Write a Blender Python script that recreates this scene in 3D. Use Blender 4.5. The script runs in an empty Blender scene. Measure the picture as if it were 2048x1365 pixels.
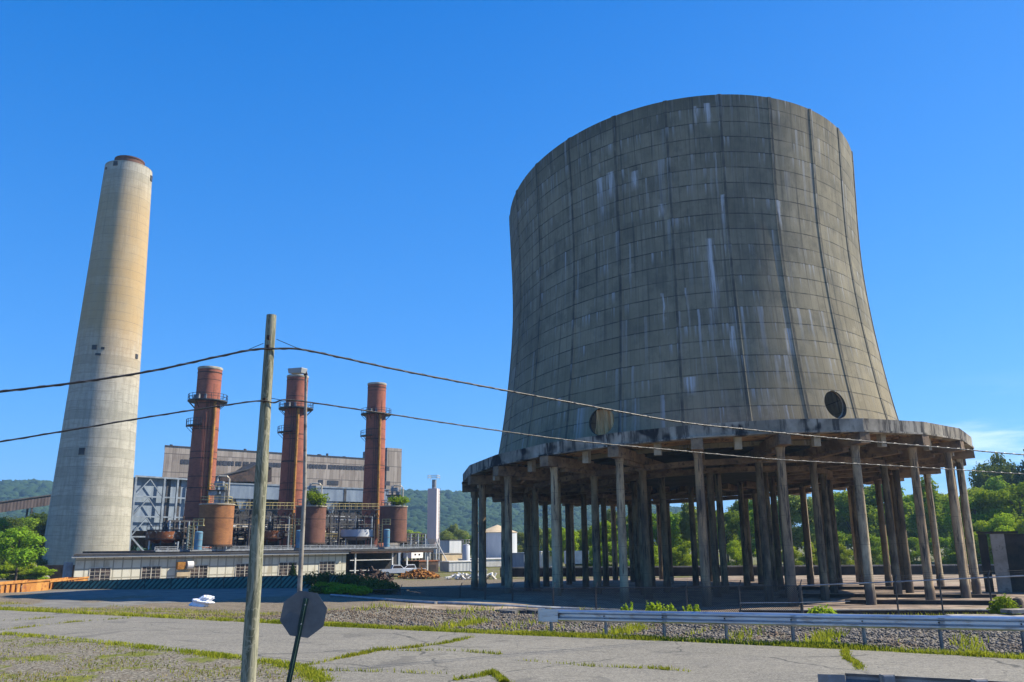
import bpy, bmesh, math, random
import numpy as np
from mathutils import Vector, Matrix
from math import sin, cos, pi, radians as R
random.seed(7)
rng = np.random.default_rng(11)
S = bpy.context.scene
COL = S.collection

# ------------------------------------------------------------------ camera
F = 1650.0; ROLL = -0.0085; TH = math.atan(F / 6700.0); H = 2.75
cd = bpy.data.cameras.new('camera'); cam = bpy.data.objects.new('camera', cd); COL.objects.link(cam)
cd.lens = 36.0 * F / 2048.0; cd.sensor_width = 36.0; cd.clip_end = 9000; cd.clip_start = 0.1
cam.matrix_world = Matrix.Translation((0, 0, H)) @ Matrix.Rotation(pi / 2 + TH, 4, 'X') @ Matrix.Rotation(ROLL, 4, 'Z')
S.camera = cam

# ------------------------------------------------------------------ light
SUN_B = R(79); SUN_E = R(43)
w = bpy.data.worlds.new('World'); S.world = w; w.use_nodes = True
wn, wl = w.node_tree.nodes, w.node_tree.links
bg = wn['Background']
sky = wn.new('ShaderNodeTexSky'); sky.sky_type = 'NISHITA'; sky.sun_disc = False
sky.sun_elevation = SUN_E; sky.sun_rotation = SUN_B
sky.air_density = 1.0; sky.dust_density = 0.3; sky.ozone_density = 2.0; sky.altitude = 100
hs = wn.new('ShaderNodeHueSaturation'); hs.inputs['Saturation'].default_value = 1.08; hs.inputs['Value'].default_value = 1.0
tint = wn.new('ShaderNodeMix'); tint.data_type = 'RGBA'; tint.blend_type = 'MULTIPLY'; tint.inputs[0].default_value = 1; tint.inputs[7].default_value = (.66, .90, 1.22, 1)
flat = wn.new('ShaderNodeMix'); flat.data_type = 'RGBA'; flat.inputs[0].default_value = .60; flat.inputs[7].default_value = (.20, 1.55, 4.7, 1)
spz = wn.new('ShaderNodeSeparateXYZ'); tcz = wn.new('ShaderNodeTexCoord'); wl.new(tcz.outputs['Generated'], spz.inputs[0])
grz = wn.new('ShaderNodeMapRange'); grz.inputs[1].default_value = .05; grz.inputs[2].default_value = .62; wl.new(spz.outputs[2], grz.inputs[0])
grc = wn.new('ShaderNodeMix'); grc.data_type = 'RGBA'; wl.new(grz.outputs[0], grc.inputs[0]); grc.inputs[6].default_value = (.50, 2.05, 5.2, 1); grc.inputs[7].default_value = (.03, .95, 3.7, 1); wl.new(grc.outputs[2], flat.inputs[7])
wl.new(sky.outputs[0], tint.inputs[6]); wl.new(tint.outputs[2], flat.inputs[6]); wl.new(flat.outputs[2], hs.inputs['Color'])
tcw = wn.new('ShaderNodeTexCoord'); mpw = wn.new('ShaderNodeMapping'); mpw.inputs['Scale'].default_value = (1.6, 1.6, 9.0)
mpw.inputs['Rotation'].default_value = (0.0, 0.12, 0.0)
wl.new(tcw.outputs['Generated'], mpw.inputs[0])
cn = wn.new('ShaderNodeTexNoise'); cn.inputs['Scale'].default_value = 2.2; cn.inputs['Detail'].default_value = 7; cn.inputs['Roughness'].default_value = .6
wl.new(mpw.outputs[0], cn.inputs['Vector'])
cr = wn.new('ShaderNodeMapRange'); cr.inputs[1].default_value = .42; cr.inputs[2].default_value = .66; cr.interpolation_type = 'SMOOTHSTEP'
wl.new(cn.outputs[0], cr.inputs[0])
sp = wn.new('ShaderNodeSeparateXYZ'); wl.new(tcw.outputs['Generated'], sp.inputs[0])
mx_ = wn.new('ShaderNodeMapRange'); mx_.inputs[1].default_value = .40; mx_.inputs[2].default_value = .56; mx_.interpolation_type = 'SMOOTHSTEP'; wl.new(sp.outputs[0], mx_.inputs[0])
mz_ = wn.new('ShaderNodeMapRange'); mz_.inputs[1].default_value = .175; mz_.inputs[2].default_value = .105; mz_.interpolation_type = 'SMOOTHSTEP'; wl.new(sp.outputs[2], mz_.inputs[0])
def wmul(a, b):
    m = wn.new('ShaderNodeMath'); m.operation = 'MULTIPLY'; wl.new(a, m.inputs[0])
    if isinstance(b, float): m.inputs[1].default_value = b
    else: wl.new(b, m.inputs[1])
    return m.outputs[0]
cfac = wmul(wmul(wmul(cr.outputs[0], mx_.outputs[0]), mz_.outputs[0]), 0.9)
cmx = wn.new('ShaderNodeMix'); cmx.data_type = 'RGBA'; wl.new(cfac, cmx.inputs[0]); wl.new(hs.outputs[0], cmx.inputs[6]); cmx.inputs[7].default_value = (7.5, 8.2, 9.0, 1)
wl.new(cmx.outputs[2], bg.inputs['Color']); bg.inputs['Strength'].default_value = 0.102
sd = bpy.data.lights.new('sun', 'SUN'); sun = bpy.data.objects.new('sun', sd); COL.objects.link(sun)
sd.energy = 5.0; sd.angle = R(.5); sd.color = (1.0, .91, .745)
sv = Vector((sin(SUN_B) * cos(SUN_E), cos(SUN_B) * cos(SUN_E), sin(SUN_E)))
sun.rotation_euler = (-sv).to_track_quat('-Z', 'Y').to_euler()
S.view_settings.view_transform = 'Standard'; S.view_settings.look = 'None'; S.view_settings.exposure = 0.92; S.view_settings.gamma = 1
S.cycles.max_bounces = 6; S.cycles.transparent_max_bounces = 12

# ------------------------------------------------------------------ picture geometry helpers (2048 px wide photograph)
def ray(x, y):
    a, b = (x - 1024) / F, (682.5 - y) / F
    a, b = cos(ROLL) * a - sin(ROLL) * b, sin(ROLL) * a + cos(ROLL) * b
    return Vector((a, cos(TH) - b * sin(TH), sin(TH) + b * cos(TH)))
def P(x, y, Y):
    d = ray(x, y); return d * (Y / d.y) + Vector((0, 0, H))
def G(x, y, z=0.0):
    d = ray(x, y); return d * ((z - H) / d.z) + Vector((0, 0, H))

# ------------------------------------------------------------------ terrain
def ss(a, b, x):
    t = np.clip((np.asarray(x, float) - a) / (b - a), 0, 1); return t * t * (3 - 2 * t)
def st(X, Y):
    return (X + 10.26) * .465 + (Y - 32.44) * .8855, (X + 10.26) * .8855 - (Y - 32.44) * .465
def terrain(X, Y):
    X = np.asarray(X, float); Y = np.asarray(Y, float)
    s, t = st(X, Y)
    zr = np.interp(s, [-1e4, .5, 3, 8.2, 10.5, 17, 24, 1e4], [0, 0, -.03, 0, -.25, -1.9, -2.4, -2.4])
    zl = np.interp(s, [-1e4, .5, 4, 14, 28, 52, 70, 1e4], [0, 0, -.34, -.95, -1.62, -1.87, -2.65, -2.65])
    k = ss(-9, 2, t)
    z = zl * (1 - k) + zr * k
    bump = .05 * np.sin(X * .9 + 1.3) * np.sin(Y * .7) + .03 * np.sin(X * 2.3 + Y * 1.7)
    z = z + bump * ss(.6, 3, s) * (1 - ss(26, 40, s))
    lowl = ss(-1.5, -6, s) * ss(6, -2, X)
    return z + .02 * np.sin(X * 3.1 + Y) * np.sin(Y * 2.3) * lowl * 0
def GT(x, y):
    d = ray(x, y); lo, hi = 3.0, 400.0
    q = 3.0
    while q < 400:
        p = d * (q / d.y) + Vector((0, 0, H))
        if p.z < float(terrain(p.x, p.y)): return p
        q += .25 if q < 120 else 2
    return d * (q / d.y) + Vector((0, 0, H))

# ------------------------------------------------------------------ node materials
class NT:
    def __init__(s, name):
        s.m = bpy.data.materials.new(name); s.m.use_nodes = True
        s.n = s.m.node_tree.nodes; s.l = s.m.node_tree.links
        s.b = s.n['Principled BSDF']; s._tc = None
    def tc(s, which='Object'):
        if s._tc is None: s._tc = s.n.new('ShaderNodeTexCoord')
        return s._tc.outputs[which]
    def set(s, sock, v):
        if isinstance(v, (int, float)): sock.default_value = v
        elif isinstance(v, (tuple, list)):
            sock.default_value = tuple(v) if len(v) == len(sock.default_value) else tuple(v) + (1,)
        else: s.l.new(v, sock)
    def map(s, vec, sc=(1, 1, 1), loc=(0, 0, 0), rot=(0, 0, 0)):
        m = s.n.new('ShaderNodeMapping'); s.l.new(vec, m.inputs[0])
        m.inputs['Scale'].default_value = sc; m.inputs['Location'].default_value = loc; m.inputs['Rotation'].default_value = rot
        return m.outputs[0]
    def noise(s, vec, scale=1, detail=4, rough=.6, dist=0):
        t = s.n.new('ShaderNodeTexNoise'); s.l.new(vec, t.inputs['Vector'])
        t.inputs['Scale'].default_value = scale; t.inputs['Detail'].default_value = detail; t.inputs['Roughness'].default_value = rough; t.inputs['Distortion'].default_value = dist
        return t.outputs[0]
    def vor(s, vec, scale, feat='F1', out=0):
        t = s.n.new('ShaderNodeTexVoronoi'); t.feature = feat; s.l.new(vec, t.inputs['Vector']); t.inputs['Scale'].default_value = scale
        return t.outputs[out]
    def mr(s, v, a, b, c=0., d=1., smooth=True):
        t = s.n.new('ShaderNodeMapRange'); s.set(t.inputs[0], v)
        if smooth: t.interpolation_type = 'SMOOTHSTEP'
        for i, q in enumerate((a, b, c, d)): t.inputs[i + 1].default_value = q
        return t.outputs[0]
    def math(s, op, a, b=0., c=None):
        t = s.n.new('ShaderNodeMath'); t.operation = op; s.set(t.inputs[0], a); s.set(t.inputs[1], b)
        if c is not None: s.set(t.inputs[2], c)
        return t.outputs[0]
    def mix(s, f, a, b, mode='MIX'):
        t = s.n.new('ShaderNodeMix'); t.data_type = 'RGBA'; t.blend_type = mode; s.set(t.inputs[0], f); s.set(t.inputs[6], a); s.set(t.inputs[7], b)
        return t.outputs[2]
    def sep(s, v):
        t = s.n.new('ShaderNodeSeparateXYZ'); s.l.new(v, t.inputs[0]); return t.outputs
    def comb(s, x, y, z=0.):
        t = s.n.new('ShaderNodeCombineXYZ'); s.set(t.inputs[0], x); s.set(t.inputs[1], y); s.set(t.inputs[2], z); return t.outputs[0]
    def wn(s, v):
        t = s.n.new('ShaderNodeTexWhiteNoise'); t.noise_dimensions = '3D'; s.l.new(v, t.inputs[0]); return t.outputs[0]
    def brick(s, vec, w, h, mortar=.02, off=0., c1=(1, 1, 1), c2=(.8, .8, .8), cm=(0, 0, 0), smooth=.1):
        t = s.n.new('ShaderNodeTexBrick'); s.l.new(vec, t.inputs['Vector']); t.offset = off
        s.set(t.inputs['Color1'], c1); s.set(t.inputs['Color2'], c2); s.set(t.inputs['Mortar'], cm)
        t.inputs['Scale'].default_value = 1; t.inputs['Mortar Size'].default_value = mortar; t.inputs['Mortar Smooth'].default_value = smooth
        t.inputs['Brick Width'].default_value = w; t.inputs['Row Height'].default_value = h
        return t.outputs
    def done(s, col, rough=.8, metal=0., bump=None, bs=.3, bd=.05, spec=.3):
        s.set(s.b.inputs['Base Color'], col); s.set(s.b.inputs['Roughness'], rough); s.b.inputs['Metallic'].default_value = metal
        s.b.inputs['Specular IOR Level'].default_value = spec
        if bump is not None:
            t = s.n.new('ShaderNodeBump'); s.l.new(bump, t.inputs['Height']); t.inputs['Strength'].default_value = bs; t.inputs['Distance'].default_value = bd
            s.l.new(t.outputs[0], s.b.inputs['Normal'])
        return s.m
def simple(name, c1, c2=None, scale=1.0, rough=.8, metal=0., stretch=(1, 1, 1), lo=.35, hi=.65, bump=.25, bd=.03, c3=None, s3=4., spec=.3):
    n = NT(name); v = n.map(n.tc(), stretch)
    f = n.noise(v, scale, 6, .65)
    if c2 is None: c2 = tuple(x * .75 for x in c1)
    col = n.mix(n.mr(f, lo, hi), c2, c1)
    if c3 is not None:
        f3 = n.noise(v, s3, 5, .7); col = n.mix(n.mr(f3, .52, .68), col, c3)
    return n.done(col, rough, metal, n.noise(n.tc(), scale * 6, 4, .6), bump, bd, spec)

def mat_shell():
    n = NT('cooling tower concrete'); uv = n.tc('UV'); x, y, _ = n.sep(uv)
    L = 1.52
    big = n.noise(n.map(uv, (.10, .10, 1)), 1, 5, .6)
    fine = n.noise(n.map(uv, (1.2, .55, 1)), 1, 6, .65)
    col = n.mix(n.mr(big, .35, .65), (.172, .160, .118), (.285, .255, .180))
    col = n.mix(n.mr(fine, .3, .7, 0, .5), col, (.105, .102, .078))
    # tan lower courses, sooty rim
    col = n.mix(n.mr(y, 30, 14, 0, .55), col, (.270, .228, .140))
    rim = n.math('MULTIPLY', n.mr(y, 40.5, 46, 0, .85), n.mr(fine, .25, .6, .55, 1))
    col = n.mix(rim, col, (.082, .076, .056))
    # cast lifts: each pour has its own tone
    row = n.math('FLOOR', n.math('DIVIDE', y, L)); cell = n.math('FLOOR', n.math('DIVIDE', x, 5.5))
    tone = n.wn(n.comb(cell, row, 3.))
    col = n.mix(n.mr(tone, 0, 1, 0, .34), col, (.30, .272, .19))
    bw = n.brick(n.comb(x, y), .915, L, .018, 0., (1, 1, 1), (.82, .82, .82), (.55, .55, .55))
    col = n.mix(.72, col, bw[0], 'MULTIPLY')
    hl = n.math('ABSOLUTE', n.math('SUBTRACT', n.math('FRACT', n.math('DIVIDE', y, L)), .5))
    hline = n.mr(hl, .448, .488); hn = n.noise(n.map(uv, (.45, 3, 1)), 1, 5, .7)
    mot = n.noise(n.map(uv, (.32, .26, 1)), 1, 7, .72); col = n.mix(n.mr(mot, .47, .66, 0, .55), col, (.095, .095, .078)); col = n.mix(n.mr(mot, .42, .30, 0, .45), col, (.34, .31, .235))
    col = n.mix(n.math('MULTIPLY', hline, n.mr(hn, .34, .6, .12, .95)), col, (.042, .042, .038))
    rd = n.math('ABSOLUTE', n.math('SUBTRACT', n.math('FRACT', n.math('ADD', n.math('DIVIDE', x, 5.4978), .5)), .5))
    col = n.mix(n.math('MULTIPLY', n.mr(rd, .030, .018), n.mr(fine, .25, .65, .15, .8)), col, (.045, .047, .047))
    # dark vertical run-off
    st1 = n.noise(n.map(uv, (2.6, .055, 1)), 1, 5, .65)
    col = n.mix(n.math('MULTIPLY', n.mr(st1, .52, .70), n.mr(y, 12, 46, .45, .85)), col, (.055, .057, .056))
    # white leaching streaks hanging from the lift joints
    for L2, f, sd_, lo in ((1.52, 3.0, 1.7, .64), (4.56, 2.0, 9.3, .655), (7.6, 1.7, 4.1, .66)):
        fr = n.math('FRACT', n.math('DIVIDE', y, L2)); rw = n.math('FLOOR', n.math('DIVIDE', y, L2))
        wob = n.math('MULTIPLY', n.noise(n.map(uv, (.4, .8, 1)), 1, 2), .35)
        s1 = n.noise(n.comb(n.math('ADD', n.math('MULTIPLY', x, f), wob), n.math('MULTIPLY', rw, 5.37), sd_), 1, 3, .6)
        pat = n.noise(n.comb(n.math('MULTIPLY', x, .13), n.math('MULTIPLY', rw, 2.9), sd_ + 4), 1, 2)
        a = n.math('MULTIPLY', n.mr(s1, lo - .09, lo + .06), n.mr(pat, .40, .58))
        a = n.math('MULTIPLY', a, n.mr(fr, .1, .98))
        a = n.math('MULTIPLY', a, n.mr(fine, .25, .55, .3, .85))
        col = n.mix(a, col, (.34, .36, .37))
    st3 = n.noise(n.map(uv, (5.5, .16, 1)), 1, 5, .7)
    # hand-placed long runs (u metres, v top, v length, half width)
    for u0, v0, ln, hw in ((3.6, 29.6, 8.5, .42), (1.0, 25.0, 5.2, .16), (-1.3, 24.8, 4.5, .13), (4.9, 21.0, 3.4, .28), (-6.2, 38.2, 3.2, .5), (-7.4, 38.0, 2.4, .3), (3.0, 42.8, 2.2, .2), (4.2, 43.0, 2.9, .38), (5.2, 33.8, 3.2, .26), (.8, 16.6, 1.9, .6), (10.4, 20.8, 3.2, .4), (-3.5, 37.5, 2.2, .45), (-1.0, 33.6, 1.6, .35), (11.2, 33.4, 3.5, .22)):
        wv = n.math('MULTIPLY', n.math('SUBTRACT', n.noise(n.map(uv, (1.7, .35, 1)), 1, 3), .5), .9)
        dx = n.math('ABSOLUTE', n.math('ADD', n.math('SUBTRACT', x, u0), wv))
        dv = n.math('DIVIDE', n.math('SUBTRACT', v0, y), ln)
        a = n.math('MULTIPLY', n.mr(dx, hw * 1.25, hw * .1), n.math('MULTIPLY', n.mr(dv, 1, .35), n.mr(dv, -.01, .02)))
        a = n.math('MULTIPLY', a, n.mr(st3, .36, .60, .05, 1))
        col = n.mix(n.math('MULTIPLY', a, .85), col, (.50, .53, .56))
    bh = n.math('ADD', n.math('MULTIPLY', fine, .5), n.math('MULTIPLY', n.mr(bw[1], 0, 1), -.5))
    return n.done(col, .92, 0, bh, .45, .06, .15)
def mat_fascia():
    n = NT('weathered deck concrete'); v = n.tc(); _, _, z = n.sep(v)
    f = n.noise(n.map(v, (1.3, 1.3, .16)), 1, 6, .7); g = n.noise(v, .35, 5)
    col = n.mix(n.mr(g, .35, .65), (.19, .17, .135), (.37, .34, .28))
    col = n.mix(n.mr(f, .48, .62, 0, .9), col, (.05, .046, .044))
    k = n.noise(v, .22, 3); col = n.mix(n.math('MULTIPLY', n.mr(k, .54, .60), n.mr(f, .36, .5)), col, (.020, .019, .022))
    return n.done(col, .9, 0, n.noise(v, 6, 5), .3, .03, .15)
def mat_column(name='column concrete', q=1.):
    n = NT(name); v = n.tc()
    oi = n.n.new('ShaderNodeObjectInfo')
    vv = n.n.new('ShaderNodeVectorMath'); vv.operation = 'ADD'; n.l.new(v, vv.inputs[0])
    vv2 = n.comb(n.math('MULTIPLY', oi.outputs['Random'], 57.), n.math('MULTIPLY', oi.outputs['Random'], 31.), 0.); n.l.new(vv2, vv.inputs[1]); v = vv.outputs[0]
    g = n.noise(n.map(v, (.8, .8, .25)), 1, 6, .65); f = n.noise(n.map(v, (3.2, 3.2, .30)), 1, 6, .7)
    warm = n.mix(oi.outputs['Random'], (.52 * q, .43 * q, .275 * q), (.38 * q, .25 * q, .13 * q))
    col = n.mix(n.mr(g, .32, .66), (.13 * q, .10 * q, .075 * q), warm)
    col = n.mix(n.mr(f, .52, .63, 0, .9), col, (.036, .030, .027))
    _, _, z = n.sep(n.tc()); fr = n.math('FRACT', n.math('DIVIDE', z, 2.44))
    col = n.mix(n.mr(n.math('ABSOLUTE', n.math('SUBTRACT', fr, .5)), .488, .498, 0, .6), col, (.05, .045, .04))
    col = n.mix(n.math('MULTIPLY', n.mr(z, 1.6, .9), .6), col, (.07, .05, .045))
    return n.done(col, .9, 0, n.noise(v, 5, 5), .35, .04, .15)
def mat_chimney():
    n = NT('chimney concrete'); uv = n.tc('UV'); x, y, _ = n.sep(uv)
    L = 1.95; row = n.math('FLOOR', n.math('DIVIDE', y, L))
    tone = n.wn(n.comb(row, 2., 1.)); g = n.noise(n.map(uv, (.07, .05, 1)), 1, 4); f = n.noise(n.map(uv, (1.1, .16, 1)), 1, 6, .7)
    h = n.noise(n.map(uv, (.25, 1.6, 1)), 1, 5, .7)
    base = n.mix(n.mr(tone, 0, 1), (.335, .32, .26), (.43, .405, .335))
    base = n.mix(n.mr(f, .4, .66, 0, .65), base, (.25, .24, .195))
    base = n.mix(n.mr(h, .45, .68, 0, .55), base, (.24, .225, .185))
    yel = n.math('MULTIPLY', n.math('MULTIPLY', n.mr(y, 34, 58), n.mr(y, 88, 72)), n.mr(g, .32, .6, .3, 1))
    col = n.mix(n.math('MULTIPLY', yel, .68), base, (.47, .285, .10))
    col = n.mix(n.math('MULTIPLY', n.mr(y, 46, 54), n.mr(y, 92, 80, 0, .5)), col, (.38, .28, .145))
    vs_ = n.noise(n.map(uv, (1.6, .03, 1)), 1, 5, .7); col = n.mix(n.math('MULTIPLY', n.mr(vs_, .54, .70, 0, .6), n.mr(y, 40, 90, .35, 1)), col, (.17, .145, .10))
    fr = n.math('ABSOLUTE', n.math('SUBTRACT', n.math('FRACT', n.math('DIVIDE', y, L)), .5))
    hn = n.noise(n.map(uv, (.4, 4, 1)), 1, 4)
    col = n.mix(n.math('MULTIPLY', n.mr(fr, .46, .495), n.mr(hn, .35, .65, .15, .8)), col, (.16, .145, .115))
    return n.done(col, .9, 0, n.math('ADD', f, h), .5, .09, .15)
def mat_brick(name, c1, c2, cm, dark):
    n = NT(name); uv = n.tc('UV')
    b = n.brick(n.map(uv, (1, 1, 1)), .46, .17, .014, .5, c1, c2, cm)
    g = n.noise(n.map(uv, (.35, .10, 1)), 1, 6, .7); h = n.noise(uv, .8, 5)
    col = n.mix(n.mr(g, .50, .72, 0, .7), b[0], dark)
    col = n.mix(n.mr(h, .3, .7, 0, .4), col, tuple(q * 1.25 for q in c1))
    _, y, _ = n.sep(uv); fr = n.math('ABSOLUTE', n.math('SUBTRACT', n.math('FRACT', n.math('DIVIDE', y, 4.4)), .5))
    col = n.mix(n.mr(fr, .478, .49, 0, .8), col, (.04, .03, .028))
    return n.done(col, .9, 0, b[1], -.2, .02, .15)
def mat_siding():
    n = NT('taupe ribbed siding'); v = n.tc(); x, y, z = n.sep(v)
    u = n.math('ADD', x, y)
    rib = n.math('FRACT', n.math('DIVIDE', u, 1.15)); pan = n.wn(n.comb(n.math('FLOOR', n.math('DIVIDE', u, 1.15)), n.math('FLOOR', n.math('DIVIDE', z, 5.2)), 1.))
    col = n.mix(pan, (.25, .21, .175), (.37, .32, .27))
    col = n.mix(n.mr(rib, .12, .0, 0, .75, False), col, (.07, .06, .055))
    seam = n.math('FRACT', n.math('DIVIDE', z, 5.2)); col = n.mix(n.mr(seam, .05, .02, 0, .85), col, (.05, .045, .045))
    f = n.noise(n.map(v, (.9, .9, .09)), 1, 5, .7); col = n.mix(n.mr(f, .50, .68, 0, .7), col, (.13, .095, .075))
    return n.done(col, .7, .1, rib, .3, .04)
def mat_panel_white():
    n = NT('precast white panels'); v = n.tc(); x, y, z = n.sep(v)
    u = n.math('ADD', x, y)
    b = n.brick(n.comb(u, z), 1.25, 1.25, .10, 0., (.66, .63, .51), (.58, .55, .44), (.33, .31, .24), .3)
    f = n.noise(n.map(v, (.8, .8, .2)), 1, 5, .7); col = n.mix(n.mr(f, .48, .68, 0, .75), b[0], (.36, .31, .21))
    return n.done(col, .85, 0, b[1], -.35, .05)
def mat_corr(name, c1, c2, pitch=.5, amp=.5, metal=0.):
    n = NT(name); v = n.tc(); x, y, z = n.sep(v)
    u = n.math('ADD', x, y); wv = n.math('SINE', n.math('MULTIPLY', u, 2 * pi / pitch))
    f = n.noise(n.map(v, (.5, .5, .12)), 1, 5, .7)
    col = n.mix(n.mr(f, .35, .68), c1, c2)
    return n.done(col, .55, metal, wv, amp, .05)
def mat_asphalt():
    n = NT('old asphalt'); v = n.tc()
    big = n.noise(v, .16, 5, .6); mid = n.noise(n.map(v, (.35, 1.2, 1), rot=(0, 0, -.48)), .8, 5, .65); fine = n.noise(v, 26, 3, .7)
    col = n.mix(n.mr(big, .3, .7), (.120, .112, .092), (.178, .166, .136))
    col = n.mix(n.mr(mid, .47, .7, 0, .7), col, (.095, .09, .082))
    col = n.mix(n.mr(fine, .4, .62, 0, .7), col, (.30, .28, .23))
    wv = n.map(v, (1, 1, 1)); d = n.noise(v, .9, 4, .6)
    sp1 = n.noise(v, 7.5, 6, .75); sp2 = n.noise(n.map(v, (.5, 1.6, 1), rot=(0, 0, -.48)), 2.2, 6, .7)
    col = n.mix(n.mr(sp1, .46, .66, 0, .65), col, (.085, .08, .07)); col = n.mix(n.mr(sp2, .52, .70, 0, .6), col, (.27, .25, .21))
    stn = n.noise(v, .45, 3, .5, 1.2); col = n.mix(n.mr(stn, .60, .68, 0, .45), col, (.075, .072, .066))
    vv = n.n.new('ShaderNodeVectorMath'); vv.operation = 'MULTIPLY_ADD'; wt = n.n.new('ShaderNodeTexNoise'); n.l.new(v, wt.inputs[0]); wt.inputs['Scale'].default_value = .7; wt.inputs['Detail'].default_value = 6; n.l.new(wt.outputs[1], vv.inputs[0])
    vv.inputs[1].default_value = (1.3, 1.3, 0); n.l.new(v, vv.inputs[2])
    e1 = n.vor(vv.outputs[0], .16, 'DISTANCE_TO_EDGE'); e2 = n.vor(vv.outputs[0], .55, 'DISTANCE_TO_EDGE')
    c1 = n.math('MULTIPLY', n.mr(e1, .0060, .0015), n.mr(mid, .35, .55)); c2 = n.math('MULTIPLY', n.mr(e2, .010, .003), n.mr(big, .5, .62))
    cr = n.math('MAXIMUM', c1, n.math('MULTIPLY', c2, .6))
    col = n.mix(n.math('MULTIPLY', cr, .8), col, (.055, .055, .05))
    return n.done(col, .9, 0, n.math('SUBTRACT', fine, cr), .35, .02, .2)
def mat_ground():
    n = NT('ground'); v = n.tc()
    at = n.n.new('ShaderNodeAttribute'); at.attribute_name = 'zone'; r, g, b = n.sep(at.outputs['Vector'])
    n1 = n.noise(v, .55, 6, .65); n2 = n.noise(v, 3.0, 5, .7); n3 = n.noise(v, 11, 5, .8)
    dirt = n.mix(n.mr(n2, .3, .7), (.085, .066, .045), (.185, .15, .105))
    dirt = n.mix(n.mr(n3, .48, .62, 0, .7), dirt, (.27, .24, .185))
    grav = n.mix(n.mr(n3, .40, .60), (.045, .041, .034), (.27, .245, .19))
    gr = n.mix(n.mr(n2, .3, .7), (.075, .095, .018), (.165, .165, .035))
    pave = n.mix(n.mr(n1, .35, .65), (.115, .11, .098), (.18, .172, .152)); pave = n.mix(n.mr(n3, .4, .7, 0, .4), pave, (.24, .225, .20))
    yard = n.mix(n.mr(n1, .35, .65), (.20, .15, .105), (.33, .27, .20))
    al = at.outputs['Alpha']
    col = n.mix(n.mr(n.math('ADD', r, n.math('SUBTRACT', n2, .5)), .35, .6), dirt, grav)
    col = n.mix(n.mr(n.math('ADD', g, n.math('MULTIPLY', n.math('SUBTRACT', n1, .5), 2.2)), .45, .62), col, gr)
    col = n.mix(n.mr(n.math('ADD', b, n.math('MULTIPLY', n.math('SUBTRACT', n2, .5), .5)), .42, .58), col, pave)
    col = n.mix(n.mr(n.math('SUBTRACT', 1., al), .4, .6), col, yard)
    return n.done(col, .95, 0, n.math('ADD', n2, n3), .35, .02, .1)
def mat_leaf(name, c1, c2, tr=.35):
    n = NT(name); oi = n.n.new('ShaderNodeObjectInfo')
    v = n.tc(); f = n.noise(v, .45, 3); f2 = n.noise(v, 2.5, 2)
    col = n.mix(n.mr(f, .32, .68), c1, c2); col = n.mix(n.mr(f2, .3, .7, 0, .45), col, tuple(q * 1.35 for q in c2))
    hsn = n.n.new('ShaderNodeHueSaturation'); n.l.new(col, hsn.inputs['Color'])
    n.l.new(n.mr(oi.outputs['Random'], 0, 1, .485, .515, False), hsn.inputs['Hue']); n.l.new(n.mr(oi.outputs['Random'], 0, 1, .8, 1.2, False), hsn.inputs['Value'])
    col = hsn.outputs[0]
    d = n.n.new('ShaderNodeBsdfDiffuse'); t = n.n.new('ShaderNodeBsdfTranslucent'); n.l.new(col, d.inputs[0])
    n.l.new(n.mix(.5, col, (.35, .42, .03)), t.inputs[0]); mx = n.n.new('ShaderNodeMixShader'); mx.inputs[0].default_value = tr
    n.l.new(d.outputs[0], mx.inputs[1]); n.l.new(t.outputs[0], mx.inputs[2]); n.l.new(mx.outputs[0], n.n['Material Output'].inputs[0])
    return n.m
def mat_wood():
    n = NT('weathered pole wood'); uv = n.tc('UV'); 
    g = n.noise(n.map(uv, (9, .9, 1)), 1, 5, .6, 1.6); f = n.noise(n.map(uv, (30, 1.2, 1)), 1, 4, .7); k = n.noise(n.map(uv, (3, 1.1, 1)), 1, 3, .5, 2.5)
    col = n.mix(n.mr(g, .38, .62), (.115, .118, .075), (.30, .29, .205))
    col = n.mix(n.mr(f, .5, .7, 0, .7), col, (.04, .042, .028))
    ring = n.math('ABSOLUTE', n.math('SUBTRACT', k, .5)); col = n.mix(n.mr(ring, .035, .01, 0, .6), col, (.34, .32, .23))
    return n.done(col, .9, 0, n.math('ADD', g, f), .6, .02, .15)
def mat_mesh(name, c, pitch, th, rot=pi / 4):
    n = NT(name); v = n.tc(); x, y, z = n.sep(v)
    a = n.math('FRACT', n.math('DIVIDE', n.math('ADD', x, z), pitch)); b = n.math('FRACT', n.math('DIVIDE', n.math('SUBTRACT', x, z), pitch))
    m = n.math('MAXIMUM', n.mr(a, th, th * .8, 0, 1, False), n.mr(b, th, th * .8, 0, 1, False))
    n.done(c, .6, .3)
    n.l.new(m, n.b.inputs['Alpha'])
    return n.m
def mat_slat():
    n = NT('green privacy slats'); v = n.tc(); x, y, z = n.sep(v)
    a = n.math('FRACT', n.math('DIVIDE', n.math('SUBTRACT', x, n.math('MULTIPLY', z, .9)), .55)); f = n.noise(v, .5, 4)
    col = n.mix(n.mr(f, .35, .65), (.03, .13, .11), (.06, .21, .18)); col = n.mix(n.mr(a, .5, .62), col, (.012, .04, .038))
    return n.done(col, .6, 0, a, .3, .03)
def mat_forest():
    n = NT('far woodland'); v = n.tc(); f = n.noise(v, .004, 5); g = n.noise(v, .05, 3)
    col = n.mix(n.mr(f, .35, .65), (.012, .030, .012), (.028, .052, .018)); col = n.mix(n.mr(g, .4, .7, 0, .5), col, (.045, .075, .022))
    return n.done(col, .95, spec=.05)
M = {}
M['shell'] = mat_shell(); M['fascia'] = mat_fascia(); M['column'] = mat_column(); M['chimney'] = mat_chimney(); M['columnshade'] = mat_column('shade darkened inner column concrete', .55)  # inner column copy is darker: shade under the deck put into its colour
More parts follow.
